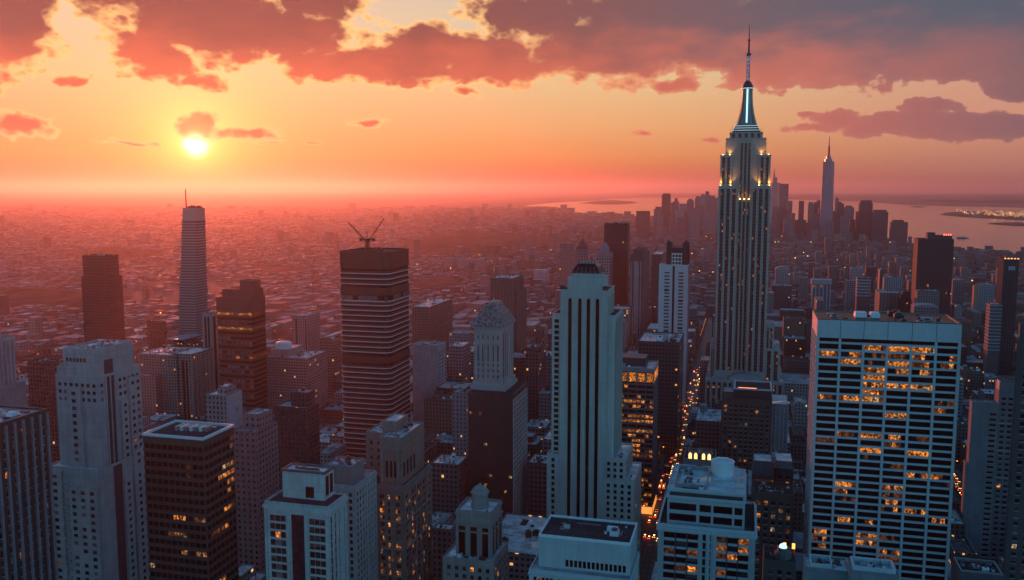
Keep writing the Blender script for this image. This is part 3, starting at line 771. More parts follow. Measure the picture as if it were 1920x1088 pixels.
def small_ornate():
    r, H = fit(855, 921, 940, 966, 430)
    b = Bld('ornate_tower', 'small stone tower with tall arched openings, a pale flat roof and a lantern on top', 'tower', r)
    W = S((.27, .26, .235)); x0, x1, y0, y1 = r; w = x1 - x0; d = max(y1 - y0, 8)
    b.block(r, 0, H, W, ROOF_L, 1.3); b.box('cornice', inset(r, -.8), H - 5.5, H - 4.6, W); b.box('cornice', inset(r, -.5), H - .9, H - .1, W)
    cx, cy_ = (x0 + x1) / 2 + .5, (y0 + y1) / 2
    b.part('lantern', MB().lathe(cx, cy_, [(4.6, H + .2), (4.6, H + 2), (4.0, H + 2.2), (4.0, H + 7.0), (4.7, H + 7.2), (4.7, H + 8), (3.2, H + 10), (1.2, H + 11.2), (.3, H + 12.2)], 8, ph=.39), W)
    b.clutter((x0 + 1, x1 - 1, y0 + 1, cy_ - 5), H + .2, 2, 2)
    for f in 'FR':
        a, e = b.span(f, r); n_ = 3
        for k in range(n_):
            c = a + (e - a) * (k + .5) / n_; ww = (e - a) / n_ * .27
            mb = MB(); bx = b.panel(f, r, c - ww, c + ww, H - 29, H - 10, -.2, .08); mb.box(*bx); b.part('arched_window', mb, G_BLACK)
            b.window(f, r, c - ww, c + ww, H - 9, H - 7, G_BLACK)
    b.piers(r, 0, H - 6, W, 'FR', n=3, w=1.4, d=.5)
    b.punched(r, H - 60, H - 31, 'FR', 3.4, 3.8, 1.5, 2.0, .10, 1.2, course=3, ac=.08)
    a = (x0 - 5, x1 + 3, y0 - 6, y1 + 2); b.block(a, 0, H - 22, W, ROOF_L, 1.0, 'podium'); b.clutter((a[0] + 1, a[1] - 1, a[2] + .5, y0 - .5), H - 21.8, 4, 3)
    b.punched(a, 0, H - 24, 'FR', 3.6, 3.9, 1.7, 2.1, .10, 1.2)
small_ornate()

def long_white():
    r, H = fit(1010, 1182, 1187, 1024, 372, 24)
    b = Bld('white_office_block', 'long low pale block with a bright roof rim and two rows of narrow dark windows', 'office block', r)
    W = stone('pale_painted_stone', (.50, .53, .53), .7, .12, .22); x0, x1, y0, y1 = r
    b.block(r, 0, H, W, ROOF_D, 1.2, parmat=WHITE)
    b.clutter((x0 + 5, x0 + 14, y0 + 6, y1 - 5), H + .2, 2, 5, (METAL,)); b.clutter((x1 - 14, x1 - 5, y0 + 6, y1 - 5), H + .2, 2, 5, (WHITE,)); b.clutter(inset(r, 3), H + .2, 4, 1.6)
    a = (x0 - 3, x1 + .8, y0 - 5, y1 + 1); H1 = H - 13.5
    b.block(a, 0, H1, W, ROOF_G, .9, 'podium')
    n_ = 14
    for k in range(n_):
        u = x0 + (x1 - x0) * (.30 + .67 * k / n_); b.window('F', r, u, u + 1.3, H - 12.0, H - 9.0, G_BLACK)
    for j, zz in enumerate((H1 - 6.4, H1 - 11.6, H1 - 16.8)):
        for k in range(22):
            if (k + j * 3) % 7 == 5: continue
            u = a[0] + 2 + (a[1] - a[0] - 4) * k / 22; b.window('F', a, u, u + 1.25, zz, zz + 4.0, G_BLACK if b.rng.random() < .95 else LIT[2])
    b.box('cornice', inset(a, -.5), H1 - 1.6, H1 - .7, W)
    e = (x0 - 1, x0 + 26, y0 - 17, y0 - 6); b.block(e, 0, H1 - 9, W, ROOF_G, .8, 'annexe'); b.clutter(inset(e, 1), H1 - 8.8, 6, 3, tank=True)
long_white()

def tank_office():
    r, H = fit(1234, 1417, 1425, 1003, 402, 40)
    b = Bld('office_block', 'blue-grey office block with a stepped top floor and a round white tank on the roof', 'office block', r)
    W = stone('blue_grey_panel', (.40, .44, .45), .6, .12, .2); x0, x1, y0, y1 = r; w = x1 - x0
    b.block(r, 0, H, W, ROOF_D, 1.3, parmat=PANEL)
    t = (x0 + w * .085, x1 - w * .115, y0 + 3.5, y1 + 1); Ht = H + 16.5
    b.block(t, H, Ht, W, ROOF_L, 1.0, 'penthouse', parmat=PANEL)
    b.box('cornice', inset(t, -.5), Ht - 3.6, Ht - 2.6, PANEL)
    tw = t[1] - t[0]
    for j, zz in enumerate((H + 7.2, H + 2.0)):
        for a, e in ((.03, .38), (.42, .57), (.60, .84), (.87, .97)):
            b.window('F', t, t[0] + tw * a, t[0] + tw * e, zz, zz + 3.3, G_BLACK)
    for zz in (H + 7.2, H + 2): b.window('R', t, t[2] + 3, t[3] - 3, zz, zz + 3.3, G_DARK)
    b.part('vent_strip', MB().box(*b.panel('F', t, t[0] + 1, t[1] - 1, Ht - 2.5, Ht - .8, -.1, .05)), METAL_D)
    cx, cy_ = t[1] - 11, t[3] - 9
    b.part('round_tank', MB().lathe(cx, cy_, [(5.5, Ht + .2), (5.5, Ht + 6.5), (5.7, Ht + 6.6), (5.7, Ht + 7.1), (5.0, Ht + 7.1), (5.0, Ht + 6.2), (.1, Ht + 6.2)], 28), WHITE)
    b.clutter((t[0] + 1, cx - 7, t[2] + 1, t[3] - 1), Ht + .2, 9, 4.5); b.part('screen_wall', MB().ring((t[0] + 3, cx - 6.5, t[2] + 4, t[3] - 5), .3, Ht + .2, Ht + 2.2), METAL)
    # facade: three bays of ribbon glazing between stout piers
    z = H - 5.2; k = 0
    while z > 2:
        for a, e, nb in ((.06, .42, 3), (.455, .56, 2), (.60, .935, 3)):
            for j in range(nb):
                u0 = x0 + w * (a + (e - a) * j / nb); u1 = x0 + w * (a + (e - a) * (j + 1) / nb)
                if nb == 2: b.window('F', r, u0 + .5, u1 - .5, z, z + 2.9, G_BLACK)
                else: b.window('F', r, u0 + .08, u1 - .08, z, z + 2.6, b.rng.choices((G_BLACK, G_DARK, LIT[2], LIT[0]), (5, 3, 3, .6))[0])
        z -= 3.9; k += 1
    for a in (.0, .43, .505, .572, .955): b.part('pier', MB().box(*b.panel('F', r, x0 + w * a, x0 + w * a + w * .035, 0, H - 1.5, -.1, .7)), W)
    for a in (.18, .30, .71, .82): b.part('mullion', MB().box(*b.panel('F', r, x0 + w * a, x0 + w * a + .5, 0, H - 2.3, -.1, .25)), METAL_D)
    b.box('cornice', inset(r, -.75), H - 1.9, H - .3, PANEL)
    b.punched(r, 0, H - 3, 'R', 4.5, 3.9, 3.4, 2.4, .05)
tank_office()

def slab_office():
    r, H = fitL(1526, 1533, 1804, 599, 470, 38)
    b = Bld('office_slab', 'broad pale grid-fronted office slab with many floors glowing amber', 'office tower', r)
    W = PANEL; x0, x1, y0, y1 = r; w = x1 - x0
    core = inset(r, .9)
    b.block(core, 0, H - .2, G_BLACK, name='glazing')
    OCC[-1] = (*r, H, b)
    nb = 6; fh = 3.93; top = H - 11.6; sw = w / nb
    for k in range(6):
        b.part('panel', MB().box(x0 + sw * k + (.12 if k else 0), x0 + sw * (k + 1) - (.12 if k < 5 else 0), y0, y0 + 1.0, top + 2.0, H), W)
    b.box('panel', (x0, x0 + 1.0, y0 + 1.0, y1), top + 2, H, W); b.box('panel', (x1 - 1.0, x1, y0 + 1.0, y1), top + 2, H, W); b.box('panel', (x0 + 1, x1 - 1, y1 - 1, y1), top + 2, H, W)
    b.part('coping', MB().ring(r, 1.2, H, H + .35, out=.12), METAL_D)
    b.part('roof', MB().box(*inset(r, 1.0), H - 2.6, H - 2.4), ROOF_D)
    b.clutter(inset(r, 4), H - 2.4, 26, 7, (METAL, METAL_D, METAL_D, WHITE)); 
    for a, e in ((.30, .40), (.42, .50)): b.part('cooling_tower', MB().frustum((x0 + w * a * .95, x0 + w * e * .95, y0 + 14, y0 + 23), H - 2.4, (x0 + w * a * .95 + .6, x0 + w * e * .95 - .6, y0 + 14.6, y0 + 22), H + 2.4), WHITE)
    rows = int((top - 1) / fh)
    for k in range(rows + 1):
        z = top - fh * k
        b.part('spandrel', MB().box(x0, x1, y0, y1, z - 1.15, z), W)
    for k in range(7):
        c = min(max(x0 + sw * k, x0 + .7), x1 - .7)
        b.part('pier', MB().box(c - .62, c + .62, y0 - .35, y0 + .85, 0, top + 1.9 if k in (0, 1, 5, 6) else top - .05), W)
    for k in range(5):
        c = y0 + 1.2 + (y1 - y0 - 2.4) * k / 4; b.part('pier', MB().box(x0 - .35, x0 + .8, c - .6, c + .6, 0, top + 1.9), W); b.part('pier', MB().box(x1 - .8, x1 + .35, c - .6, c + .6, 0, top + 1.9), W)
    on = {0: '234', 1: '0a1a2d3d4b5c', 2: '12d34a5b', 3: '2a3b4b', 4: '2', 5: '234', 6: '2a', 7: '0a125d', 8: '5d', 9: '3', 12: '1d2a3b4d', 13: '0d3d', 14: '24', 15: '2d', 16: '3d', 17: '4a5b', 18: '5d', 19: '1a3a',
          20: '1b3d', 21: '1d3b', 22: '3d4a', 23: '5b', 24: '1b2b', 25: '', 26: '0b2a3d', 27: '0d2a', 28: '0b3a', 29: '3d', 30: '1d', 32: '2b', 34: '4'}
    for k in range(rows):
        s_ = on.get(k, ''); lit_ = {}
        for i, ch in enumerate(s_):
            if ch.isdigit(): lit_[int(ch)] = s_[i + 1] if i + 1 < len(s_) and s_[i + 1].isalpha() else 'f'
        z1 = top - fh * k - 1.15; z0 = top - fh * (k + 1)
        for i in range(nb):
            u0, u1 = x0 + sw * i + .62, x0 + sw * (i + 1) - .62
            st = lit_.get(i)
            if st is None: b.window('F', r, u0, u1, z0, z1, G_BLACK, -.62, -.86); continue
            np_ = 5; on_ = range(np_)
            if st == 'b': o_ = b.rng.choice((0, 1, 2)); on_ = range(o_, o_ + 3)
            if st == 'c': on_ = (3, 4)
            for j in range(np_):
                v0, v1 = u0 + (u1 - u0) * j / np_ + .06, u0 + (u1 - u0) * (j + 1) / np_ - .06
                if j not in on_: m = G_BLACK
                elif st == 'd': m = b.rng.choices((LIT[2], G_DARK, LIT[0]), (5, 4, .8))[0]
                elif st == 'f': m = b.rng.choices((LIT_HOT, LIT[0], LIT[1], LIT[4], LIT[2], LIT[3]), (5, 3, 2, 1, 1, .4))[0]
                else: m = b.rng.choices((LIT_HOT, LIT[0], LIT[1], LIT[2], G_DARK), (2, 3, 2, 3, 1.5))[0]
                b.window('F', r, v0, v1, z0 + .1, z1 - .1, m, -.58, -.86)
slab_office()

def deco_tower():
    r, H = fit(1051, 1139, 1148, 548, 500, 27)
    b = Bld('art_deco_tower', 'slender cream art deco tower with four tall black window strips and a dark glass cap', 'tower', r)
    W = S((.47, .46, .41), var=.14); x0, x1, y0, y1 = r; w = x1 - x0; Y = y0
    b.block(r, 0, H, W, ROOF_D, .9)
    c1 = inset(r, 3.6, 3.2, 2.5, 3); z1 = onY(1095, 522, Y + 3)[1]
    b.block(c1, H, z1, W, ROOF_L, .5, 'crown')
    c2 = inset(c1, 2.2, 2.2, 2, 2); z2 = z1 + 2.6; b.block(c2, z1, z2, W, ROOF_D, 0, 'crown')
    d0 = inset(c2, -.4, -.4, .2, .2); zd = z2 + 5.4; d1 = inset(d0, 1.7, 1.7, 1.5, 1.5); t = inset(d0, 3.8, 3.8, 3.2, 3.2)
    q_ = lambda a, z: [(a[0], a[2], z), (a[1], a[2], z), (a[1], a[3], z), (a[0], a[3], z)]
    b.part('glass_cap', MB().loft([q_(d0, z2), q_(inset(d0, .4), z2 + 1.6), q_(d1, z2 + 3.6), q_(t, zd)]), G_DARK)
    for k in range(7): b.part('cap_rib', MB().bar((d0[0] + (d0[1] - d0[0]) * k / 6, d0[2] - .1, z2), (d1[0] + (d1[1] - d1[0]) * k / 6, d1[2] - .1, z2 + 3.6), .3), S((.16, .17, .17)))
    b.part('cap_rail', MB().ring(t, .3, zd, zd + .8, out=.2), SILL)
    for k in range(6): b.part('finial', MB().box(t[0] + (t[1] - t[0]) * k / 5 - .18, t[0] + (t[1] - t[0]) * k / 5 + .18, t[2] - .4, t[2], zd, zd + 1.5), METAL_D)
    b.part('aerial', MB().bar((t[1] - 2, t[2] + 2, zd), (t[1] - 2, t[2] + 2, zd + 6), .22), METAL_D)
    for u in (0, 1):
        b.box('urn', (x0 - .2 if u == 0 else x1 - 2.6, x0 + 2.6 if u == 0 else x1 + .2, y0 - .2, y0 + 2.6), H + .9, H + 3.2, METAL_D)
    for k, u in enumerate((1069, 1087.5, 1103.5, 1120.5)):
        c = onY(u, 560, Y)[0]; b.part('window_strip', MB().loft([[(c - .95, Y - .1, 0), (c + .95, Y - .1, 0), (c + .95, Y + .2, 0), (c - .95, Y + .2, 0)], [(c - .95, Y - .1, H - 5), (c + .95, Y - .1, H - 5), (c + .95, Y + .2, H - 5), (c - .95, Y + .2, H - 5)], [(c - .5, Y - .1, H - 4), (c + .5, Y - .1, H - 4), (c + .5, Y + .2, H - 4), (c - .5, Y + .2, H - 4)]]), G_BLACK)
        for q in (-1, 1): b.part('fin', MB().box(c + q * 1.25 - .18, c + q * 1.25 + .18, Y - .45, Y + .1, 0, H - 4), W)
    for k in range(3):
        c = y0 + (y1 - y0) * (k + .7) / 3.4; b.part('window_strip', MB().box(x1 - .2, x1 + .1, c - .9, c + .9, 0, H - 4), G_BLACK)
        for q in (-1, 1): b.part('fin', MB().box(x1 - .1, x1 + .5, c + q * 1.9 - .3, c + q * 1.9 + .3, 0, H - 3), W)
    # shoulder wings set back behind the shaft
    zs = onY(1037, 590, Y + 3)[1]
    wl = (onY(1035, 590, Y + 3)[0], onY(1154, 590, Y + 3)[0], Y + 3, y1 + 6)
    b.block(wl, 0, zs, W, ROOF_D, .9, 'wing')
    b.punched((wl[0] + .3, x0 - .3, wl[2], wl[3]), 0, zs - 2, 'F', 3.6, 3.3, 2.6, 2.0, .01, .1, dark=G_BLACK); b.punched((x1 + .3, wl[1] - .3, wl[2], wl[3]), 0, zs - 2, 'F', 3.6, 3.3, 2.7, 2.0, .01, .1, dark=G_BLACK)
    for k in range(6):
        c = wl[2] + (wl[3] - wl[2]) * (k + .5) / 6; b.part('window_strip', MB().box(wl[1] - .2, wl[1] + .08, c - .8, c + .8, 0, zs - 3), G_DARK)
        b.part('fin', MB().box(wl[1] - .1, wl[1] + .5, c + 1.6, c + 2.2, 0, zs - 1), W)
    for px, py, dy, e in ((1179, 866, -.5, 1152), (1196, 905, 1.0, 1152)):
        xx, zz = onY(px, py, Y + dy); q = (x1 - 1, xx - 2, Y + 3.2 + dy, y1 + 8 + dy * 2); q = (q[0], q[1], Y + 1.5 - dy * 1.2, q[3])
        b.block(q, 0, zz, W, ROOF_L, .9, 'podium'); b.clutter((wl[1] + .5, q[1] - .6, q[2] + 1, q[2] + 12), zz + .2, 2, 2)
        b.punched(q, 0, zz - 1, 'FR', 3.6, 3.6, 1.7, 2.0, .02, .8, dark=G_BLACK)
    xx, zz = onY(1026, 852, Y + 2); q = (xx, x0 + 1, Y + 1.4, y1); b.block(q, 0, zz, W, ROOF_G, .9, 'podium'); b.punched((q[0], x0 - .5, q[2], q[3]), 0, zz - 1, 'F', 3.4, 3.6, 1.8, 2.2, .03, .3, dark=G_BLACK)
deco_tower()

def mansard_tower():
    r, H = fit(878, 962, 988, 742, 620)
    b = Bld('mansard_tower', 'pale tower with a carved pyramid roof rising from a dark glass-fronted base', 'tower', r)
    W = S((.40, .37, .345)); x0, x1, y0, y1 = r
    b.block(r, 0, H, CHAR, ROOF_D, .8, 'base')
    b.piers(r, 0, H - 3, PALE, 'R', n=9, w=.7, d=.45); b.slabs((x1 - .3, x1 + .0, y0 + .4, y1 - .2), 0, H - 3, 3.7, .9, PALE, .3)
    g = b.rng
    for k in range(40):
        for i in range(9):
            u = x0 + (x1 - x0) * (i + .2) / 9
            if g.random() < .045: b.window('F', r, u, u + 2.0, H - 6 - 3.7 * k - 1.9, H - 6 - 3.7 * k, g.choice(LIT), .06)
    b.box('cornice', inset(r, -.6), H - 2, H - .6, CHAR)
    # the shaft
    q, Hq = fit(889, 941, 962, 617, 628); Y = q[2]
    q = (q[0], q[1], max(q[2], y0 + 1.5), q[3]); collar = inset(q, -3.2, -3.2, -2.4, -3)
    b.block(inset(q, -3.0, -3.0, -1.2, -1.5), H, H + 3.0, W, None, 0, 'collar'); b.box('collar', inset(q, -1.5, -1.5, -.8, -1), H + 3.0, H + 6.0, W)
    b.block(q, H + 6, Hq, W, None, 0, 'shaft')
    b.box('cornice', inset(q, -1.2), Hq, Hq + 1.4, W)
    for f, nn in (('F', 5), ('R', 5)):
        a, e = b.span(f, q); st = (e - a - 3) / nn
        for i in range(nn):
            c = a + 1.5 + st * (i + .5)
            if f == 'R': b.part('window_strip', MB().box(*b.panel(f, q, c - .7, c + .7, H + 9, Hq - 4, -.2, .08)), G_BLACK)
            else:
                for z0_, z1_ in ((Hq - 8, Hq - 5), (Hq - 24, Hq - 12)): b.window(f, q, c - .75, c + .75, z0_, z1_, G_BLACK)
                for k in range(3): b.window(f, q, c - .75, c + .75, H + 9 + 4.2 * k, H + 11.6 + 4.2 * k, G_DARK)
    b.piers(q, H + 6, Hq - 1, W, 'FR', n=6, w=.7, d=.35, edge=.4)
    # concave carved roof
    z = Hq + 1.4; ins = [(-2.2, 0), (-2.0, .7), (-.2, 2.4), (1.2, 6.0), (2.8, 9.4), (5.0, 12.0), (5.6, 12.4), (5.6, 13.8), (7.4, 16.2)]
    rr = [inset(q, min(i, (q[1] - q[0]) / 2 - .6), min(i, (q[1] - q[0]) / 2 - .6), i, i) for i, _ in ins]
    mb = MB().loft([[(a[0], a[2], z + h), (a[1], a[2], z + h), (a[1], a[3], z + h), (a[0], a[3], z + h)] for a, (_, h) in zip(rr, ins)])
    roofm, n, bb = newmat('carved_slate'); co = objco(n); vv = n.new('ShaderNodeTexVoronoi'); n.put(vv.inputs['Vector'], n.v('MULTIPLY', co, (1, 1, .6))); vv.inputs['Scale'].default_value = .75
    f_ = n.ss(vv.outputs[0], .1, .8, .4, 1.8); n.put(bb.inputs['Base Color'], n.v('MULTIPLY', n.vec(f_, f_, f_), (.17, .155, .15)))
    bp = n.new('ShaderNodeBump'); bp.inputs['Distance'].default_value = 1.0; n.put(bp.inputs['Height'], vv.outputs[0]); n.nt.links.new(bp.outputs[0], bb.inputs['Normal'])
    rf = b.part('roof', mb, roofm)
    for k in range(5):
        for f in 'FR':
            a, e = b.span(f, q); c = a + (e - a) * (k + .5) / 5; p = b.panel(f, q, c - .35, c + .35, z + .7, z + 2.6, -1.6, 1.5)
            b.part('dormer', MB().box(*p), W, rf)
    for sx in (0, 1):
        for sy in (0, 1): b.part('finial', MB().lathe(q[sx], q[2 + sy], [(.8, z), (.7, z + 1.8), (.1, z + 3.4)], 8), W)
    cx, cy_ = (q[0] + q[1]) / 2, (q[2] + q[3]) / 2
    b.part('finial', MB().lathe(cx, cy_, [(1.1, z + 16), (.7, z + 17.4), (.1, z + 19)], 8), W)
mansard_tower()

def striped_tower():
    r, H = fit(631, 728, 771, 476, 760)
    b = Bld('striped_tower', 'dark round-cornered office tower ringed by thin pale bands with cranes on its roof', 'office tower', r)
    x0, x1, y0, y1 = r
    DK = S((.03, .024, .024), .5); BAND = stone('pale_band', (.42, .44, .46), .4, .1, .1)
    def rr(i, rad=7.0):
        a, c, d, e = inset(r, i); pts = []
        for (cx, cy_, s0) in ((c - rad, d + rad, -90), (c - rad, e - rad, 0), (a + rad, e - rad, 90), (a + rad, d + rad, 180)):
            for k in range(7): t = R(s0 + 15 * k); pts.append((cx + rad * math.cos(t), cy_ + rad * math.sin(t)))
        return pts
    OCC.append((*r, H, b))
    b.part('glazing', MB().prism(rr(.7), 0, H - 12), G_BLACK)
    b.part('crown', MB().prism(rr(.1), H - 13.5, H, 0, 1), [DK, ROOF_D])
    b.part('parapet', MB().loft([[(x, y, z) for x, y in rr(i)] for i, z in ((.0, H), (.0, H + 1.4), (.8, H + 1.4), (.8, H + .2))], cap=False), DK)
    fl = 4.6; z = H - 13.5; k = 0
    while z > 3:
        z -= fl; k += 1
        if k in (4, 5): 
            if k == 4: b.part('crown', MB().prism(rr(.15), z - 4.6, z + 2.2), DK, label='plain dark plant floor')
            if k == 5:
                for a, e in ((.02, .3), (.34, .78), (.84, .97)):
                    b.window('F', r, x0 + (x1 - x0) * a + 3, x0 + (x1 - x0) * e, z - 5.0, z - .6, G_PALE if a else G_BLUE, .0, -.6)
                for a, e in ((.2, .5), (.6, .9)): b.window('R', r, y0 + (y1 - y0) * a, y0 + (y1 - y0) * e, z - 5.0, z - .6, G_PALE, .0, -.6)
            continue
        if k in (17, 18): 
            if k == 17: b.part('crown', MB().prism(rr(.15), z - 4.4, z + 1.6), DK, label='plain dark plant floor')
            continue
        if k == 6: b.part('spandrel', MB().prism(rr(-.1), z - 1.2, z), BAND); continue
        b.part('spandrel', MB().prism(rr(-.1), z, z + .9), BAND); b.part('sill_panel', MB().prism(rr(.3), z + .9, z + 2.6), DK)
    b.clutter(inset(r, 9), H + .3, 5, 5, (METAL_D,))
    # two luffing cranes working on the roof, things of their own
    def crane(px, tipx, tipy, label, lean):
        P = at(px, 468, 785); P.z = H + .3
        root = link('tower_crane', None, None, P); tag(root, label, 'crane', None); OFF[root.name] = P
        def prt(nm, mb, m=STEEL_RED):
            o = link(nm, mb.mesh(nm, m, P), root); return o
        m = MB(); top = P + Vector((0, 0, 9))
        for sx in (-.8, .8):
            for sy in (-.8, .8): m.bar(P + Vector((sx, sy, 0)), top + Vector((sx, sy, 0)), .3)
        for k in range(6):
            for s_ in (-1, 1): m.bar(P + Vector((-.8, .8 * s_, 1.5 * k)), P + Vector((.8, .8 * s_, 1.5 * k + 1.5)), .2)
        prt('mast', m); prt('cab', MB().box(top.x - 1.6, top.x + 1.6, top.y - 1.4, top.y + 1.4, top.z, top.z + 2.4), METAL_D)
        tip = at(tipx, tipy, 785); d = tip - top; m = MB(); s_ = d.cross(Vector((0, 1, 0))).normalized() * .55; u_ = Vector((0, .6, 0)); N = 14
        rails = [(s_, u_), (s_, -u_), (-s_ * 1.0, u_), (-s_ * 1.0, -u_)]
        for a, c in rails: m.bar(top + a + c, tip + (a + c) * .4, .26)
        for k in range(N):
            t0, t1 = k / N, (k + 1) / N
            m.bar(top + d * t0 + (s_ + u_) * (1 - .6 * t0), top + d * t1 - (s_ - u_) * (1 - .6 * t1), .18); m.bar(top + d * t0 - (s_ + u_) * (1 - .6 * t0), top + d * t1 + (s_ - u_) * (1 - .6 * t1), .18)
        prt('jib', m)
        back = top + Vector((-math.copysign(7, d.x), 0, 2.2)); prt('counter_jib', MB().bar(top + Vector((0, 0, 1)), back, .9)); prt('counterweight', MB().box(back.x - 1.2, back.x + 1.2, back.y - 1, back.y + 1, back.z - 2.2, back.z + .4), METAL_D)
        ap = top + Vector((-math.copysign(2.2, d.x), 0, 9)); m = MB(); m.bar(top + Vector((0, 0, 2)), ap, .35); prt('a_frame', m)
        prt('pendant_cable', MB().bar(ap, top + d * .9, .14), METAL_D); prt('hoist_cable', MB().bar(tip, tip - Vector((0, 0, 9)), .12), METAL_D)
    crane(687, 652.5, 417, 'rust-red luffing crane leaning towards the sun on the striped tower roof', -1)
    crane(691, 720, 410, 'rust-red luffing crane leaning away from the sun on the striped tower roof', 1)
striped_tower()

def lit_office():
    r, H = fit(1130, 1227, 1238, 694, 700, 34)
    b = Bld('office_tower', 'dark office block beside the cream tower with glowing ribbon floors and lit top', 'office tower', r)
    W = S((.12, .115, .115), .5); x0, x1, y0, y1 = r; w = x1 - x0
    b.block(inset(r, .5), 0, H, G_DARK, name='glazing'); OCC[-1] = (*r, H, b)
    b.box('cornice', r, H - 2.2, H, S((.22, .24, .25))); b.part('roof', MB().box(*inset(r, 1.5), H, H + .2), ROOF_L); b.part('parapet', MB().ring(r, .8, H, H + 1.0), METAL)
    b.box('penthouse', (x0 + w * .3, x0 + w * .8, y0 + 10, y1 - 4), H + .2, H + 7, METAL_D); b.clutter(inset(r, 2), H + .2, 9, 4)
    fl = 4.0; z = H - 11.4; k = 0
    for i in range(6):
        u0 = x0 + w * (i / 6) + 1; u1 = x0 + w * ((i + 1) / 6) - 1
        b.window('F', r, u0, u1, H - 10.2, H - 3.0, LIT_HOT if i in (2, 3, 5) else LIT[0], -.2, -.7)
        b.part('pier', MB().box(x0 + w * i / 6 - (.0 if i == 0 else .7), x0 + w * i / 6 + .7, y0, y0 + 1, H - 11, H - 2.2), METAL)
    b.part('pier', MB().box(x1 - .9, x1, y0, y0 + 1, H - 11, H - 2.2), METAL)
    for i in range(3):
        u0 = y0 + (y1 - y0) * i / 3 + 1.2; u1 = y0 + (y1 - y0) * (i + 1) / 3 - 1.2
        b.window('R', r, u0, u1, H - 10.2, H - 3.0, LIT_HOT if i < 2 else LIT[0], -.2, -.7)
    g = b.rng; kk = 0
    while z > 3:
        b.box('spandrel', inset(r, -.0), z - 1.6, z, W)
        if kk == 0: pass
        p = {1: 0, 2: .1, 3: .92, 4: .85, 5: .1, 6: .9, 7: .95, 8: .1, 9: .8, 10: .7}.get(kk, g.choice((.1, .75, .5, .15, .6)))
        for i in range(12):
            if g.random() < p: b.window('F', r, x0 + w * i / 12 + .35, x0 + w * (i + 1) / 12 - .15, z + .15 - fl + .0, z - 1.75, g.choices((LIT[1], LIT[0], LIT[2]), (5, 3, 2))[0], -.3, -.6)
        for i in range(7):
            if g.random() < p * .12: b.window('R', r, y0 + (y1 - y0) * i / 7 + .3, y0 + (y1 - y0) * (i + 1) / 7 - .3, z - fl + .15, z - 1.75, LIT[2], -.3, -.6)
        z -= fl; kk += 1
    b.piers(r, 0, H - 11.5, W, 'F', n=6, w=.6, d=.2, name='mullion'); b.piers(r, 0, H - 11.5, S((.16, .16, .17)), 'R', n=7, w=.9, d=.3)
    b.part('shopfront', MB().box(x0 + w * .4, x1 + .1, y0 - .5, y0 + .2, .3, 6), glow('shopfront_glow', (1, .34, .07), .3))
    b.part('shopfront', MB().box(x1 - .1, x1 + .5, y0 + 1, y1 - 2, .3, 5.5), glow('shopfront_glow', (1, .32, .06), .25))
lit_office()

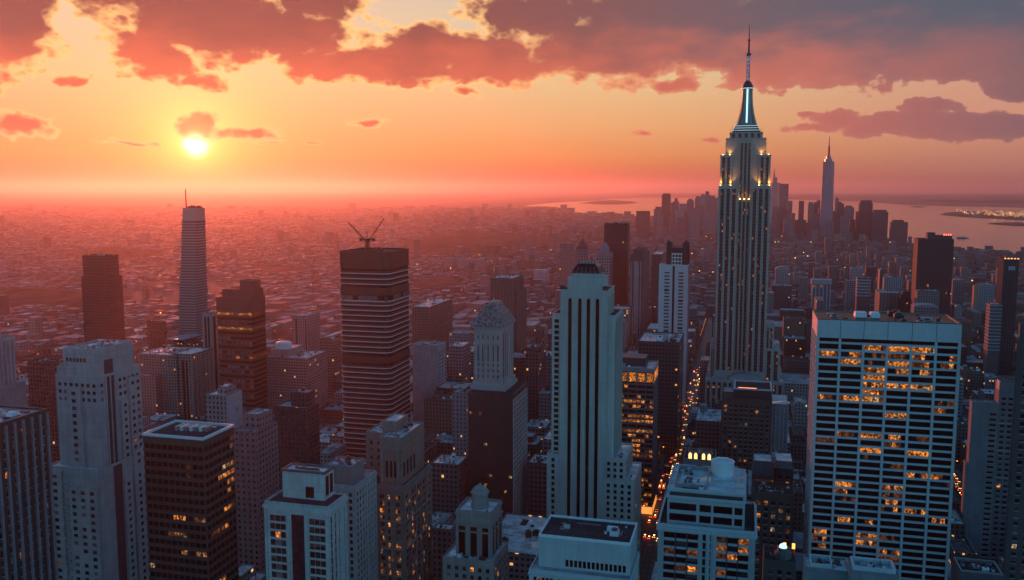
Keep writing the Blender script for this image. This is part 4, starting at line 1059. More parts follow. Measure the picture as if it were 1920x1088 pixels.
def empire():
    P = at(1394, 350, 960); Y = P.y
    X = lambda px, py=420: onY(px, py, Y)[0]
    Z = lambda py, dy=0: onY(1394, py, Y + dy)[1]
    x0, x1 = X(1346), X(1443); cx = (x0 + x1) / 2; w = x1 - x0; D = 40
    r = (x0, x1, Y, Y + D)
    b = Bld('skyscraper', 'tallest limestone skyscraper with stepped setbacks, floodlit crown and a lit needle spire', 'skyscraper', r)
    W = stone('limestone', (.46, .385, .325), .8, .16, .28); DKW = stone('dark_spandrel', (.05, .05, .055), .5, .15, .1)
    zt = Z(349); z2 = Z(291); z3 = Z(259); z4 = Z(238)
    def bays(q, z0, z1, n_, faces='F', lp=.05, pw=.40, edge=.9):
        """window columns between limestone piers: each column its dark spandrel strip with separate panes"""
        for f in faces:
            a, e = b.span(f, q); st = (e - a - 2 * edge) / n_
            for i in range(n_):
                c = a + edge + st * (i + .5); hw = st * (1 - pw) / 2
                b.part('window_strip', MB().box(*b.panel(f, q, c - hw, c + hw, z0, z1, -.3, .05)), DKW)
                rows = int((z1 - z0) / 3.7)
                for k in range(rows):
                    for s_ in (-1, 1):
                        zz = z1 - 3.7 * (k + 1) + .9
                        b.window(f, q, c + s_ * hw * .5 - hw * .38, c + s_ * hw * .5 + hw * .38, zz, zz + 2.0, b.pick(lp * (2.2 if z1 - zz < 80 else 1), G_DARK), .12, 0)
                for s_ in (-1, 1): b.part('fin', MB().box(*b.panel(f, q, c + s_ * hw - .12, c + s_ * hw + .12, z0, z1, -.1, .5)), W)
    wl = w * .375
    core = (x0 + wl - .3, x1 - wl + .3, Y + 5, Y + D - 5)
    wings = [(x0, x0 + wl, Y, Y + D), (x1 - wl, x1, Y, Y + D)]
    b.block(core, 0, Z(265), W, ROOF_G, .5, 'core'); bays(core, 60, Z(268), 3, 'F', .07)
    for q in wings:
        b.block(q, 0, zt, W, ROOF_G, .6, 'wing'); bays(q, 60, zt - 3, 3, 'F', .045)
        s_ = 1 if q[0] > cx else -1; bays(q, 100, zt - 3, 6, 'R' if s_ > 0 else 'L', .03)
    # upper wings and crown
    uw = [(X(1350, 320), X(1372, 320), Y + 4, Y + D - 4), (X(1415, 320), X(1441, 320), Y + 4, Y + D - 4)]
    uw[1] = (2 * cx - uw[0][1], 2 * cx - uw[0][0], Y + 4, Y + D - 4)
    for q in uw: b.block(q, zt, z2, W, ROOF_G, .5, 'wing'); bays(q, zt + 2, z2 - 2, 2, 'F', .06, .4)
    u3 = (x0 + w * .115, x1 - w * .115, Y + 7, Y + D - 7); b.block(u3, zt, z3, W, ROOF_D, .5, 'crown')
    for s_ in (0, 1):
        q = (u3[0] - .6, u3[0] + 4, Y + 8, Y + D - 8) if s_ == 0 else (u3[1] - 4, u3[1] + .6, Y + 8, Y + D - 8)
        b.block(q, z2, z3 - 5, W, ROOF_D, .4, 'crown'); bays(q, z2 + 3, z3 - 8, 1, 'F', .02, .5)
    q4 = inset(u3, 3.6, 3.6, 3, 3); b.block(q4, z3, z3 + 6.5, W, ROOF_D, .4, 'crown')
    CY1 = glow('cyan_lit_band', (.45, .85, 1.0), .28); CYM = stone('green_metal', (.17, .26, .23), .35, .2, .2, .5)  # mast metal is simply green in its base colour
    cyy = Y + D / 2; sc_ = lambda half, py: half
    q5 = inset(u3, 6.4, 6.4, 6, 6); zz = z3 + 6.5; bays(q4, z3 + .5, z3 + 5.5, 5, 'F', .0, .5); b.box('cornice', inset(u3, -.5), z3 - 1.4, z3 - .5, W); b.box('cornice', inset(q4, -.4), zz - .9, zz - .1, W)
    for q in uw: b.box('cornice', inset(q, -.45), z2 - 1.3, z2 - .4, W)
    for k, (i, h) in enumerate(((0, 2.4), (1.1, 2.2), (2.2, 2.0))):
        qq = inset(q5, i); b.box('crown', qq, zz, zz + h, METAL_D); b.box('light_band', inset(qq, -.15), zz + h, zz + h + .35, CY1); zz += h + .35
    # mast: flaring octagonal stem with bright strips
    zm0, zm1 = zz, Z(168, D / 2); hm = zm1 - zm0; prof = []
    for k in range(15):
        t = k / 14; prof.append((5.6 + 6.2 * (1 - t) ** 2.3, zm0 + hm * t))
    b.part('mast', MB().lathe(cx, cyy, prof, 16, ph=math.pi / 16), CYM)
    WL = glow('white_light_strip', (.50, .95, 1.0), .36)
    for a in (0, 2):
        t_ = a * math.pi / 2 - math.pi / 2; m = MB(); rings = []
        for rr_, z in prof[1:]:
            c_ = Vector((cx + math.cos(t_) * (rr_ + .05), cyy + math.sin(t_) * (rr_ + .05), z)); s_ = Vector((-math.sin(t_), math.cos(t_), 0)) * .85; o_ = Vector((math.cos(t_), math.sin(t_), 0)) * .5
            rings.append([c_ - s_, c_ - s_ + o_, c_ + s_ + o_, c_ + s_][::-1])
        m.loft(rings); b.part('light_strip', m, WL)
    for a in range(4):
        t_ = a * math.pi / 2 - math.pi / 4; m = MB(); rings = []
        for rr_, z in prof:
            c_ = Vector((cx + math.cos(t_) * rr_, cyy + math.sin(t_) * rr_, z)); s_ = Vector((-math.sin(t_), math.cos(t_), 0)) * .5; o_ = Vector((math.cos(t_), math.sin(t_), 0)) * .8
            rings.append([c_ - s_, c_ - s_ + o_, c_ + s_ + o_, c_ + s_][::-1])
        m.loft(rings); b.part('buttress', m, CYM)
    zc = zm1
    b.part('mast_cap', MB().lathe(cx, cyy, [(6.4, zc), (6.6, zc + 1.6), (5.6, zc + 2.2), (5.6, zc + 4.6), (4.6, zc + 5.2), (4.2, zc + 7.0), (2.4, zc + 8.6), (1.9, zc + 9.2)], 16), METAL_D)
    b.part('light_band', MB().lathe(cx, cyy, [(6.75, zc + .5), (6.75, zc + 1.1)], 16), CY1)
    za = zc + 9.2; zb = Z(104, D / 2); zd = Z(78, D / 2); ze = Z(46, D / 2)
    sp = MB(); N = 12
    for s_ in ((-1, -1), (1, -1), (1, 1), (-1, 1)): sp.bar((cx + s_[0] * 1.7, cyy + s_[1] * 1.7, za), (cx + s_[0] * 1.3, cyy + s_[1] * 1.3, zb), .5)
    for k in range(N):
        z0_, z1_ = za + (zb - za) * k / N, za + (zb - za) * (k + 1) / N
        for p_, q_ in (((-1, -1), (1, -1)), ((1, -1), (1, 1)), ((1, 1), (-1, 1)), ((-1, 1), (-1, -1))):
            sp.bar((cx + p_[0] * 1.5, cyy + p_[1] * 1.5, z0_), (cx + q_[0] * 1.5, cyy + q_[1] * 1.5, z1_), .34)
    ant = b.part('antenna', sp, METAL_D)
    b.part('lit_core', MB().lathe(cx, cyy, [(1.15, za), (1.0, zb)], 8), lit('antenna_lights', (.15, .45, .9), .26, .9, .9), ant)
    b.part('antenna_ring', MB().lathe(cx, cyy, [(1.4, zb - .8), (2.9, zb), (2.9, zb + 1.4), (1.4, zb + 2.4)], 10), METAL_D, ant)
    b.part('needle', MB().lathe(cx, cyy, [(1.25, zb + 2), (1.0, zd), (1.5, zd + .5), (1.5, zd + 1.5), (.7, zd + 2), (.5, (zd + ze) / 2), (.18, ze)], 8), METAL_D, ant)
    for k in range(5): b.part('aerial', MB().bar((q4[0] + 1 + k * 1.5, Y + 10.5, z3 + 6.5), (q4[0] + 1 + k * 1.5, Y + 10.5, z3 + 11 + 2 * (k % 2)), .25), METAL_D); b.part('aerial', MB().bar((q4[1] - 1 - k * 1.5, Y + 10.5, z3 + 6.5), (q4[1] - 1 - k * 1.5, Y + 10.5, z3 + 12 - 2 * (k % 2)), .25), METAL_D)
    # floodlights standing on the setbacks: the lamp heads glow and light the stone above them
    FL = glow('flood_lamp', (1, .55, .16), 3.0, 'NONE')
    spots = []
    for q in uw:
        for u in (q[0] + .8, q[1] - .8): spots.append((u, q[2] - 2.0, zt + .7, 1.0))
    for q in uw:
        for u in (q[0] + 2.5, q[1] - 2.5): spots.append((u, u3[2] - 1.6, z2 + .6, .45))
    spots.append((core[0] + 2.5, core[2] - 1.0, zt - 14, .2)); spots.append((core[1] - 2.5, core[2] - 1.0, zt - 14, .2)); spots.append((cx, core[2] - 1.0, zt - 14, .2))
    for x, y, z, e in spots:
        fo = b.part('floodlight', MB().box(x - .55, x + .55, y - .35, y + .35, z - .6, z + .45), FL)
        ld = bpy.data.lights.new('floodlight_beam', 'SPOT'); ld.energy = 1700 * e; ld.color = (1, .46, .10); ld.spot_size = R(95); ld.spot_blend = .8; ld.shadow_soft_size = .4
        lo = bpy.data.objects.new('floodlight_beam', ld); col.objects.link(lo); lo.parent = b.root; lo.location = Vector((x, y - .6, z + .6)) - b.loc
        lo.rotation_euler = Vector((0, .35, 1)).to_track_quat('-Z', 'Y').to_euler()
    # broad lower setbacks
    for xa, xb, py, dy, dep in ((1337, 1452, 612, -1.5, D + 10), (1331, 1464, 655, -4, D + 26), (1322, 1470, 716, -12, D + 50)):
        q = (onY(xa, py, Y + dy)[0], onY(xb, py, Y + dy)[0], Y + dy + 4 - 4 * (py > 700), Y + dep); zz = onY(1394, py, Y + dy)[1]
        for s_ in (0, 1):
            if py > 700: qq = q
            else: qq = (q[0], x0 + .5, q[2] + 3, q[3]) if s_ == 0 else (x1 - .5, q[1], q[2] + 3, q[3])
            if py > 700 and s_: continue
            b.block(qq, 0, zz, W, ROOF_G, .8, 'podium' if py > 700 else 'shoulder')
            n_ = 14 if py > 700 else 2
            bays(qq, 4, zz - 2, n_, 'F', .06, .45)
    q = (onY(1368, 700, Y - 6)[0], onY(1428, 700, Y - 6)[0], Y - 8, Y + 4); zz = Z(716); b.block(q, zz, zz + 6, W, ROOF_L, .6, 'pavilion')
    b.part('pavilion_roof', MB().frustum(q, zz + 6.2, inset(q, 9, 9, 3, 3), zz + 10), METAL); b.clutter((q[0] - 18, q[0] - 1, Y - 10, Y - 2), zz + .3, 5, 4); b.clutter((q[1] + 1, q[1] + 18, Y - 10, Y - 2), zz + .3, 5, 4)
empire()

# ---------------------------------------------------------------- towers further off
_fm = {}
def FM(wall, **k):
    key = (wall, tuple(sorted(k.items())))
    if key not in _fm: _fm[key] = facade('facade', wall, **k)
    return _fm[key]
def mid(label, r, H, wall, roof=None, name='office_tower', cat='office tower', pent=None, clutter=4, par=.9, group=None, units=4.0):
    b = Bld(name, label, cat, r, group)
    b.block(r, 0, H, wall, roof or ROOF_G, par, parmat=None)
    q = inset(r, 1.5)
    if pent:
        a, e, h = pent; p = (r[0] + (r[1] - r[0]) * a, r[0] + (r[1] - r[0]) * e, r[2] + (r[3] - r[2]) * .25, r[3] - (r[3] - r[2]) * .15)
        b.block(p, H + .2, H + h, wall, roof or ROOF_G, .6, 'penthouse')
        b.clutter(inset(p, .6), H + h + .2, 2, 3)
    else: b.clutter(q, H + .2, clutter, units)
    return b

# dark slab with slim shoulders, far towards the sun
r, H = fit(153, 200, 223, 482, 1150); rb, Hb = fit(152, 203, 229, 521, 1148)
BRN = FM((.045, .03, .032), pane=(.025, .018, .02), pu=3, pz=3.8, wu=.5, wz=.5, litp=.0015)
b = Bld('office_slab', 'plain dark brown slab tower with narrow shoulders, near the sunlit edge of the city', 'office tower', rb)
b.block(rb, 0, Hb, BRN, ROOF_D, .6); b.block(inset(r, .5), Hb, H, BRN, ROOF_D, 1.6, 'crown'); b.clutter(inset(r, 3), H + .2, 3, 6)

# tapering glass tower with a mast
def taper_tower():
    P = at(360, 655, 1500); Y = P.y
    b0 = (onY(334, 655, Y)[0], onY(368, 655, Y)[0]); zt = onY(357, 390, Y)[1]; t0 = (onY(339, 390, Y)[0], onY(364, 390, Y)[0]); zc = onY(357, 416, Y)[1]
    w = b0[1] - b0[0]; Yc = Y + w / 2
    def sq(z, hw, c): return [(c - hw, Yc - hw, z), (c + hw, Yc - hw, z), (c + hw, Yc + hw, z), (c - hw, Yc + hw, z)]
    z0 = 0; zb_ = onY(360, 655, Y)[1]
    def half(z): t = (z - zb_) / (zt - zb_); return (w + (t0[1] - t0[0] - w) * t) / 2, ((b0[0] + b0[1]) + (t0[0] + t0[1] - b0[0] - b0[1]) * t) / 2
    b = Bld('glass_tower', 'tapering glass tower with pale translucent crown and thin mast, under the setting sun', 'tower', (b0[0], b0[1], Y, Y + w))
    m, n, bb = newmat('banded_glass'); co = objco(n); z = n.xyz(co)[2]
    s_ = n.m('LESS_THAN', n.m('FRACT', n.m('DIVIDE', z, 4.6)), .42)
    n.put(bb.inputs['Base Color'], n.mix(s_, lin((.09, .07, .075)), lin((.34, .25, .25)))); bb.inputs['Roughness'].default_value = .35
    rings = []
    for z in (0, zb_, zc):
        h, c = half(z); rings.append(sq(z, h, c))
    b.part('shaft', MB().loft(rings), m); OCC.append((b0[0], b0[1], Y, Y + w, zt, b))
    h, c = half(zc); h2, c2 = half(zt)
    b.part('crown', MB().loft([sq(zc + .2, h, c), sq(zt, h2, c2)]), stone('frosted_glass_crown', (.40, .27, .23), .4, .05, .1))
    b.part('crown_band', MB().loft([sq(zc - 1.5, h + .3, c), sq(zc + 1, h + .3, c)]), METAL_D)
    for k in range(7): b.part('roof_unit', MB().box(c2 - h2 + 2 + k * 4, c2 - h2 + 5 + k * 4, Yc - 6, Yc + 2, zt, zt + 2 + k % 3), METAL_D)
    xm, zm = onY(342.5, 354, Y + 10); b.part('mast', MB().lathe(xm, Yc, [(1.1, zt), (.9, zm - 3), (.5, zm)], 8), METAL_D)
taper_tower()

def banded_dark():
    r, H = fit(405, 470, 497, 560, 900)
    b = Bld('office_tower', 'dark banded office tower with a stepped rooftop and two glowing floors below it', 'office tower', r)
    W = S((.06, .045, .045), .5); x0, x1, y0, y1 = r; w = x1 - x0
    b.block(inset(r, .4), 0, H, G_BLACK, name='glazing'); OCC[-1] = (*r, H, b)
    b.box('crown', r, H - 15, H, W); b.part('roof', MB().box(*inset(r, 1), H, H + .2), ROOF_D); b.part('parapet', MB().ring(r, .6, H, H + 1), W)
    q = (x0 + w * .12, x1, y0 + 4, y1 - 3); b.block(q, H, H + 8, W, ROOF_D, .5, 'penthouse')
    q = (x0 + w * .58, x1 - w * .03, y0 + 8, y1 - 6); b.block(q, H + 8, H + 17, W, ROOF_D, .6, 'penthouse')
    fl = 5.0; k = 0; z = H - 15
    while z > 4:
        z -= fl; b.box('spandrel', r, z, z + 2.2, W)
        m = {0: LIT[1], 3: LIT[1], 9: LIT[0]}.get(k)
        for i in range(8):
            u0 = x0 + w * (i + .15) / 8; u1 = x0 + w * (i + .95) / 8
            if m and (i > 3 or k != 9) and b.rng.random() < .9: b.window('F', r, u0, u1, z + 2.4, z + fl - .2, m, -.1, -.6)
            elif k % 3 != 1 and b.rng.random() < .75: b.window('F', r, u0, u1, z + 2.4, z + fl - .2, G_PALE, -.1, -.6)
        if m:
            for i in range(6): b.window('R', r, y0 + (y1 - y0) * (i + .1) / 6, y0 + (y1 - y0) * (i + .9) / 6, z + 2.4, z + fl - .2, LIT[2], -.1, -.6)
        k += 1
banded_dark()

r, H = fit(378, 395, 410, 588, 1000)
b = mid('slim pale slab with dark vertical stripes, half behind the banded dark tower', r, H, S((.30, .25, .24)), ROOF_D, 'apartment_tower', 'apartment tower')
for u in (.28, .62): b.part('window_strip', MB().box(*b.panel('F', r, r[0] + (r[1] - r[0]) * u, r[0] + (r[1] - r[0]) * (u + .2), 0, H - 4, -.2, .1)), G_BLACK)
b.part('window_strip', MB().box(*b.panel('R', r, r[2] + 4, r[2] + 9, 0, H - 4, -.2, .1)), G_BLACK)
r, H = fit(275, 308, 312, 604, 1300); mid('small plain red-brown block alone in the sunset haze', r, H, FM((.12, .065, .055), litp=0), ROOF_B)

def residential():
    r, H = fit(257, 330, 378, 668, 960); F_ = FM((.26, .20, .18), pu=3.4, pz=3.2, wu=.45, wz=.5, litp=.012)
    b = Bld('apartment_block', 'broad brown apartment block with a lower front wing and a ribbed right-hand slab', 'apartment block', r)
    x0, x1, y0, y1 = r
    b.block(r, 0, H, F_, ROOF_L, .9); b.clutter(inset(r, 3), H + .2, 12, 6)
    q = (x0 + 2, x0 + (x1 - x0) * .62, y0 - 10, y0 + .2); b.block(q, 0, H - 22, F_, ROOF_G, .8, 'front_wing'); b.clutter(inset(q, 1), H - 21.8, 3, 4)
    q = (x1 - 6, x1 + 17, y0 + 3, y1 - 4); b.block(q, 0, H + 1.5, F_, ROOF_L, .9, 'side_wing')
    for u in (.2, .5): b.part('window_strip', MB().box(*b.panel('F', q, q[0] + 8 + 15 * u, q[0] + 10.5 + 15 * u, 0, H - 5, -.2, .12)), G_BLACK)
    b.piers(q, 0, H, S((.32, .25, .22)), 'R', n=5, w=1.2, d=.5)
residential()
r, H = fit(547, 578, 600, 594, 1150); b = mid('pale slab with two thin dark grooves, standing behind the rooftop dome', r, H, FM((.30, .23, .22), litp=.004, wu=.4), ROOF_G, 'apartment_tower', 'apartment tower')
for u in (.22, .80): b.part('window_strip', MB().box(*b.panel('F', r, r[0] + (r[1] - r[0]) * u, r[0] + (r[1] - r[0]) * u + 1.6, 0, H - 4, -.2, .1)), G_DARK)
r, H = fit(497, 575, 613, 674, 980)
b = mid('wide brown apartment block with a cluttered pale roof and a white drum tank', r, H, FM((.24, .19, .17), pu=3.0, pz=3.2, wu=.5, wz=.5, litp=.006), ROOF_L, 'apartment_block', 'apartment block', None, 14, 1, None, 6)
q = (r[0] + (r[1] - r[0]) * .06, r[0] + (r[1] - r[0]) * .5, r[2] + 6, r[3] - 8); b.block(q, H + .2, H + 8, S((.3, .25, .24)), ROOF_G, .5, 'penthouse')
b.part('drum_tank', MB().lathe(q[0] + 12, q[2] + 9, [(9, H + 8), (9, H + 14), (7.6, H + 15.5), (3, H + 16.2), (.1, H + 16.4)], 20), WHITE)
r, H = fit(600, 625, 646, 640, 1100); mid('low red-brown apartment slab tucked behind the striped tower', r, H, FM((.22, .14, .12), litp=.008), ROOF_B, 'apartment_block', 'apartment block')
r, H = fit(385, 423, 453, 744, 640); b = mid('small grey block with a bright blank side wall and a rooftop tank house', r, H, FM((.22, .21, .215), wu=.45, litp=.004), ROOF_L, 'apartment_block', 'apartment block', (.4, .85, 5))
b.part('blank_or_lit_wall', MB().box(r[1] - .1, r[1] + .25, r[2], r[3], 0, H), S((.36, .36, .38))); b.window('R', inset(r, 0, -.3, 0, 0), r[2] + (r[3] - r[2]) * .62, r[2] + (r[3] - r[2]) * .68, H - 14, H - 11, G_BLACK)  # side panel paler than the front: the light on it is in the colour
r, H = fit(437, 480, 521, 813, 520); b = mid('grey masonry block with a square penthouse between the brown blocks', r, H, FM((.18, .175, .18), pu=3.6, wu=.4, wz=.45, litp=.006), ROOF_G, 'apartment_block', 'apartment block', (.2, .92, 9)); b.clutter((r[0], r[1], r[2] + .5, r[2] + 6), H + .2, 2, 2.5)
r, H = fit(515, 576, 598, 768, 660); b = mid('dark brown windowless-looking block with a small sunlit-topped penthouse', r, H, FM((.055, .04, .042), wu=.4, litp=.003), ROOF_G, 'office_block', 'office block', (.42, .92, 11), par=1.2)
r, H = fit(51, 104, 130, 682, 760); mid('plain reddish-brown block with a dark flat roof beside the stepped grey tower', r, H, FM((.10, .06, .06), litp=.003), ROOF_D, 'office_block', 'office block')
r, H = fit(-60, -8, 24, 636, 700); b = mid('pale columned tower cut by the picture edge, above the ribbed block', r, H, S((.30, .28, .28)), ROOF_G, 'office_tower', 'office tower')
b.box('cornice', inset(r, -1.2), H - 3, H - .4, S((.35, .34, .34))); b.piers(r, 0, H - 3, S((.36, .35, .35)), 'FR', pu=4, w=1.4, d=1.0); b.box('podium', inset(r, -5), 0, H - 38, S((.28, .26, .26)))
r, H = fit(772, 805, 848, 577, 1200); b = mid('square red brick block with a bright sunlit roof', r, H, FM((.24, .115, .09), pu=3, wu=.4, wz=.5, litp=.004), ROOF_L, 'apartment_block', 'apartment block', None, 7)
r, H = fit(773, 822, 836, 650, 860); b = mid('blank pale grey slab with windows only down its narrow side', r, H, S((.36, .35, .37)), ROOF_G, 'office_slab', 'office tower', None, 5, 1.2)
b.punched(r, 0, H - 5, 'R', 3.6, 3.6, 2.2, 1.8, .02, .5); b.piers(r, 0, H - 3, S((.40, .39, .40)), 'R', n=3, w=.9, d=.3); b.box('cornice', inset(r, -.3), H - 4.2, H - 3.7, S((.30, .29, .30)))
r, H = fit(848, 874, 884, 739, 720); mid('small pale block with a few amber windows beside the mansard tower', r, H, FM((.27, .25, .26), wu=.35, wz=.4, litp=.05), ROOF_G, 'apartment_block', 'apartment block')
r, H = fit(919, 962, 981, 524, 1080); b = mid('tall ribbed red-brown tower with a busy rooftop behind the mansard tower', r, H, S((.14, .085, .075)), ROOF_L, 'office_tower', 'office tower', None, 14, 1.2)
b.piers(r, 0, H - 2, S((.18, .11, .10)), 'FR', n=7, w=1.2, d=.7); q = (r[1] - 8, r[1] + 2.2, r[2] + 10, r[3] + 10); b.block(q, 0, H - 17, S((.13, .08, .075)), ROOF_D, .8, 'side_wing')
r, H = fit(985, 1010, 1024, 666, 900); mid('dark red-brown block wedged beside the cream art deco tower', r, H, FM((.09, .06, .06), litp=.02), ROOF_D, 'office_block', 'office block', (.1, .7, 5))
r, H = fit(1196, 1274, 1284, 645, 860, 60); b = mid('dark brown slab along the avenue with a pale cluttered roof', r, H, FM((.075, .055, .055), pu=3.2, pz=3.8, wu=.6, wz=.45, litp=.012), ROOF_L, 'office_slab', 'office tower', None, 10, 1.3, None, 6)
b.box('roof_light', (r[0] + 30, r[0] + 34, r[2] + 10, r[2] + 25), H + .2, H + 3, METAL_D)

def bright_tower():
    r, H = fit(1236, 1291, 1295, 498, 1050, 22)
    b = Bld('balcony_tower', 'bright blue-white balcony tower with a dark crown and one dark stripe down the middle', 'apartment tower', r)
    W = stone('white_render', (.62, .68, .70), .6, .08, .1); x0, x1, y0, y1 = r; w = x1 - x0
    b.block(r, 0, H, W, ROOF_G, .6)
    c = x0 + w * .5; b.part('window_strip', MB().box(c - 1.2, c + 1.2, y0 - .15, y0 + .2, 0, H - 1), G_BLACK)
    fl = 4.1; z = H - 11
    while z > 60:
        for a in (.09, .57):
            b.window('F', r, x0 + w * (a + .10), x0 + w * (a + .27), z, z + 2.6, G_DARK if b.rng.random() < .7 else G_BLUE, .05)
            if b.rng.random() < .9: b.part('balcony', MB().box(x0 + w * (a + .06), x0 + w * (a + .32), y0 - 1.3, y0 + .1, z - .2, z + 1.0), W)
        z -= fl
    DKc = S((.06, .045, .05)); h = 26
    q = (x0 + w * .24, x1 - .5, y0 + 1.5, y1 - 1); b.block((q[0], q[0] + w * .16, q[2], q[3]), H, H + h, DKc, ROOF_D, .5, 'crown'); b.block((q[1] - w * .20, q[1], q[2], q[3]), H, H + h, DKc, ROOF_D, .5, 'crown')
    b.block((q[0], q[1], q[2] + 4, q[3]), H, H + h - 6, DKc, ROOF_L, .8, 'crown')
    g = (q[0] + w * .18, q[1] - w * .22, q[2] + .5, q[2] + 4); b.block(g, H, H + h - 12, WHITE, None, 0, 'frame')
    for k in range(3):
        for j in range(3): b.window('F', g, g[0] + .8 + k * (g[1] - g[0] - 1.2) / 3, g[0] - .4 + (k + 1) * (g[1] - g[0] - .6) / 3, H + 1 + j * 4.2, H + 4.0 + j * 4.2, G_BLUE)
    for xx in (q[0] + 2, q[1] - 3): b.part('finial', MB().lathe(xx, q[2] + 2, [(1.8, H + h), (1.6, H + h + 2.5), (.2, H + h + 4)], 8), DKc)
    b.part('blank_or_lit_wall', MB().box(x1 - .1, x1 + .2, y0, y1, 0, H), S((.18, .2, .22)))
bright_tower()
r, H = fit(1133, 1176, 1181, 421, 1550, 34); mid('plain dark maroon monolith, taller than the gothic spires next to it', r, H, FM((.05, .026, .034), pane=(.025, .014, .018), pu=3, wu=.5, litp=.0006), ROOF_D, 'office_slab', 'office tower', None, 8, 1.5, None, 7)
r, H = fit(1182, 1206, 1218, 479, 1480); b = mid('narrow tower with two pale ribs, behind the maroon monolith', r, H, S((.10, .07, .07)), ROOF_D, 'office_tower', 'office tower', (.1, .9, 7))
for u in (.06, .30, .78): b.part('pier', MB().box(*b.panel('F', r, r[0] + (r[1] - r[0]) * u, r[0] + (r[1] - r[0]) * u + (2.2 if u != .3 else 8), 0, H - 10, -.1, .8)), S((.30, .24, .235)))
r, H = fit(1222, 1240, 1248, 478, 1700); mid('brown block with a pale roof beside the dark-crowned balcony tower', r, H, FM((.13, .08, .08), litp=.004), ROOF_L, 'office_block', 'office block')
def gothic(px, w, yt, ysh, D, label, dark):
    P = at(px, ysh, D); Y = P.y; hw = w / 2 * D / FPX; W = FM((.30, .22, .22), pu=4.2, pz=5, wu=.5, wz=.55, litp=.002)
    zt = onY(px, yt, Y)[1]; r = (P.x - hw, P.x + hw, Y, Y + hw * 2)
    b = Bld('gothic_tower', label, 'tower', r); b.block(r, 0, P.z, W, ROOF_B, .6)
    C_ = S((.13, .085, .085)) if dark else S((.30, .23, .23)); h = zt - P.z; q = inset(r, hw * .22)
    b.block(q, P.z, P.z + h * .30, C_, ROOF_B, .5, 'crown'); q2 = inset(r, hw * .45); b.block(q2, P.z + h * .3, P.z + h * .6, C_, ROOF_B, .4, 'crown')
    for sx in (0, 1):
        for sy in (2, 3): b.part('pinnacle', MB().lathe(r[sx] + (1.5 if sx == 0 else -1.5), r[sy] + (1.5 if sy == 2 else -1.5), [(1.6, P.z), (1.4, P.z + h * .22), (.1, P.z + h * .36)], 6), C_)
    b.part('spire', MB().frustum(q2, P.z + h * .6, inset(q2, hw * .42), zt), C_)
gothic(1090, 20, 449, 468, 1750, 'gothic twin tower with a dark stepped crown, further from the maroon monolith', True)
gothic(1132, 27, 455, 482, 1500, 'gothic twin tower with a pale pointed crown, right against the maroon monolith', False)
r, H = fit(1051, 1072, 1078, 458, 2300); mid('faint pale tower block in the haze, beyond the gothic towers', r, H, FM((.24, .18, .18), litp=0), ROOF_B, 'apartment_tower', 'apartment tower')

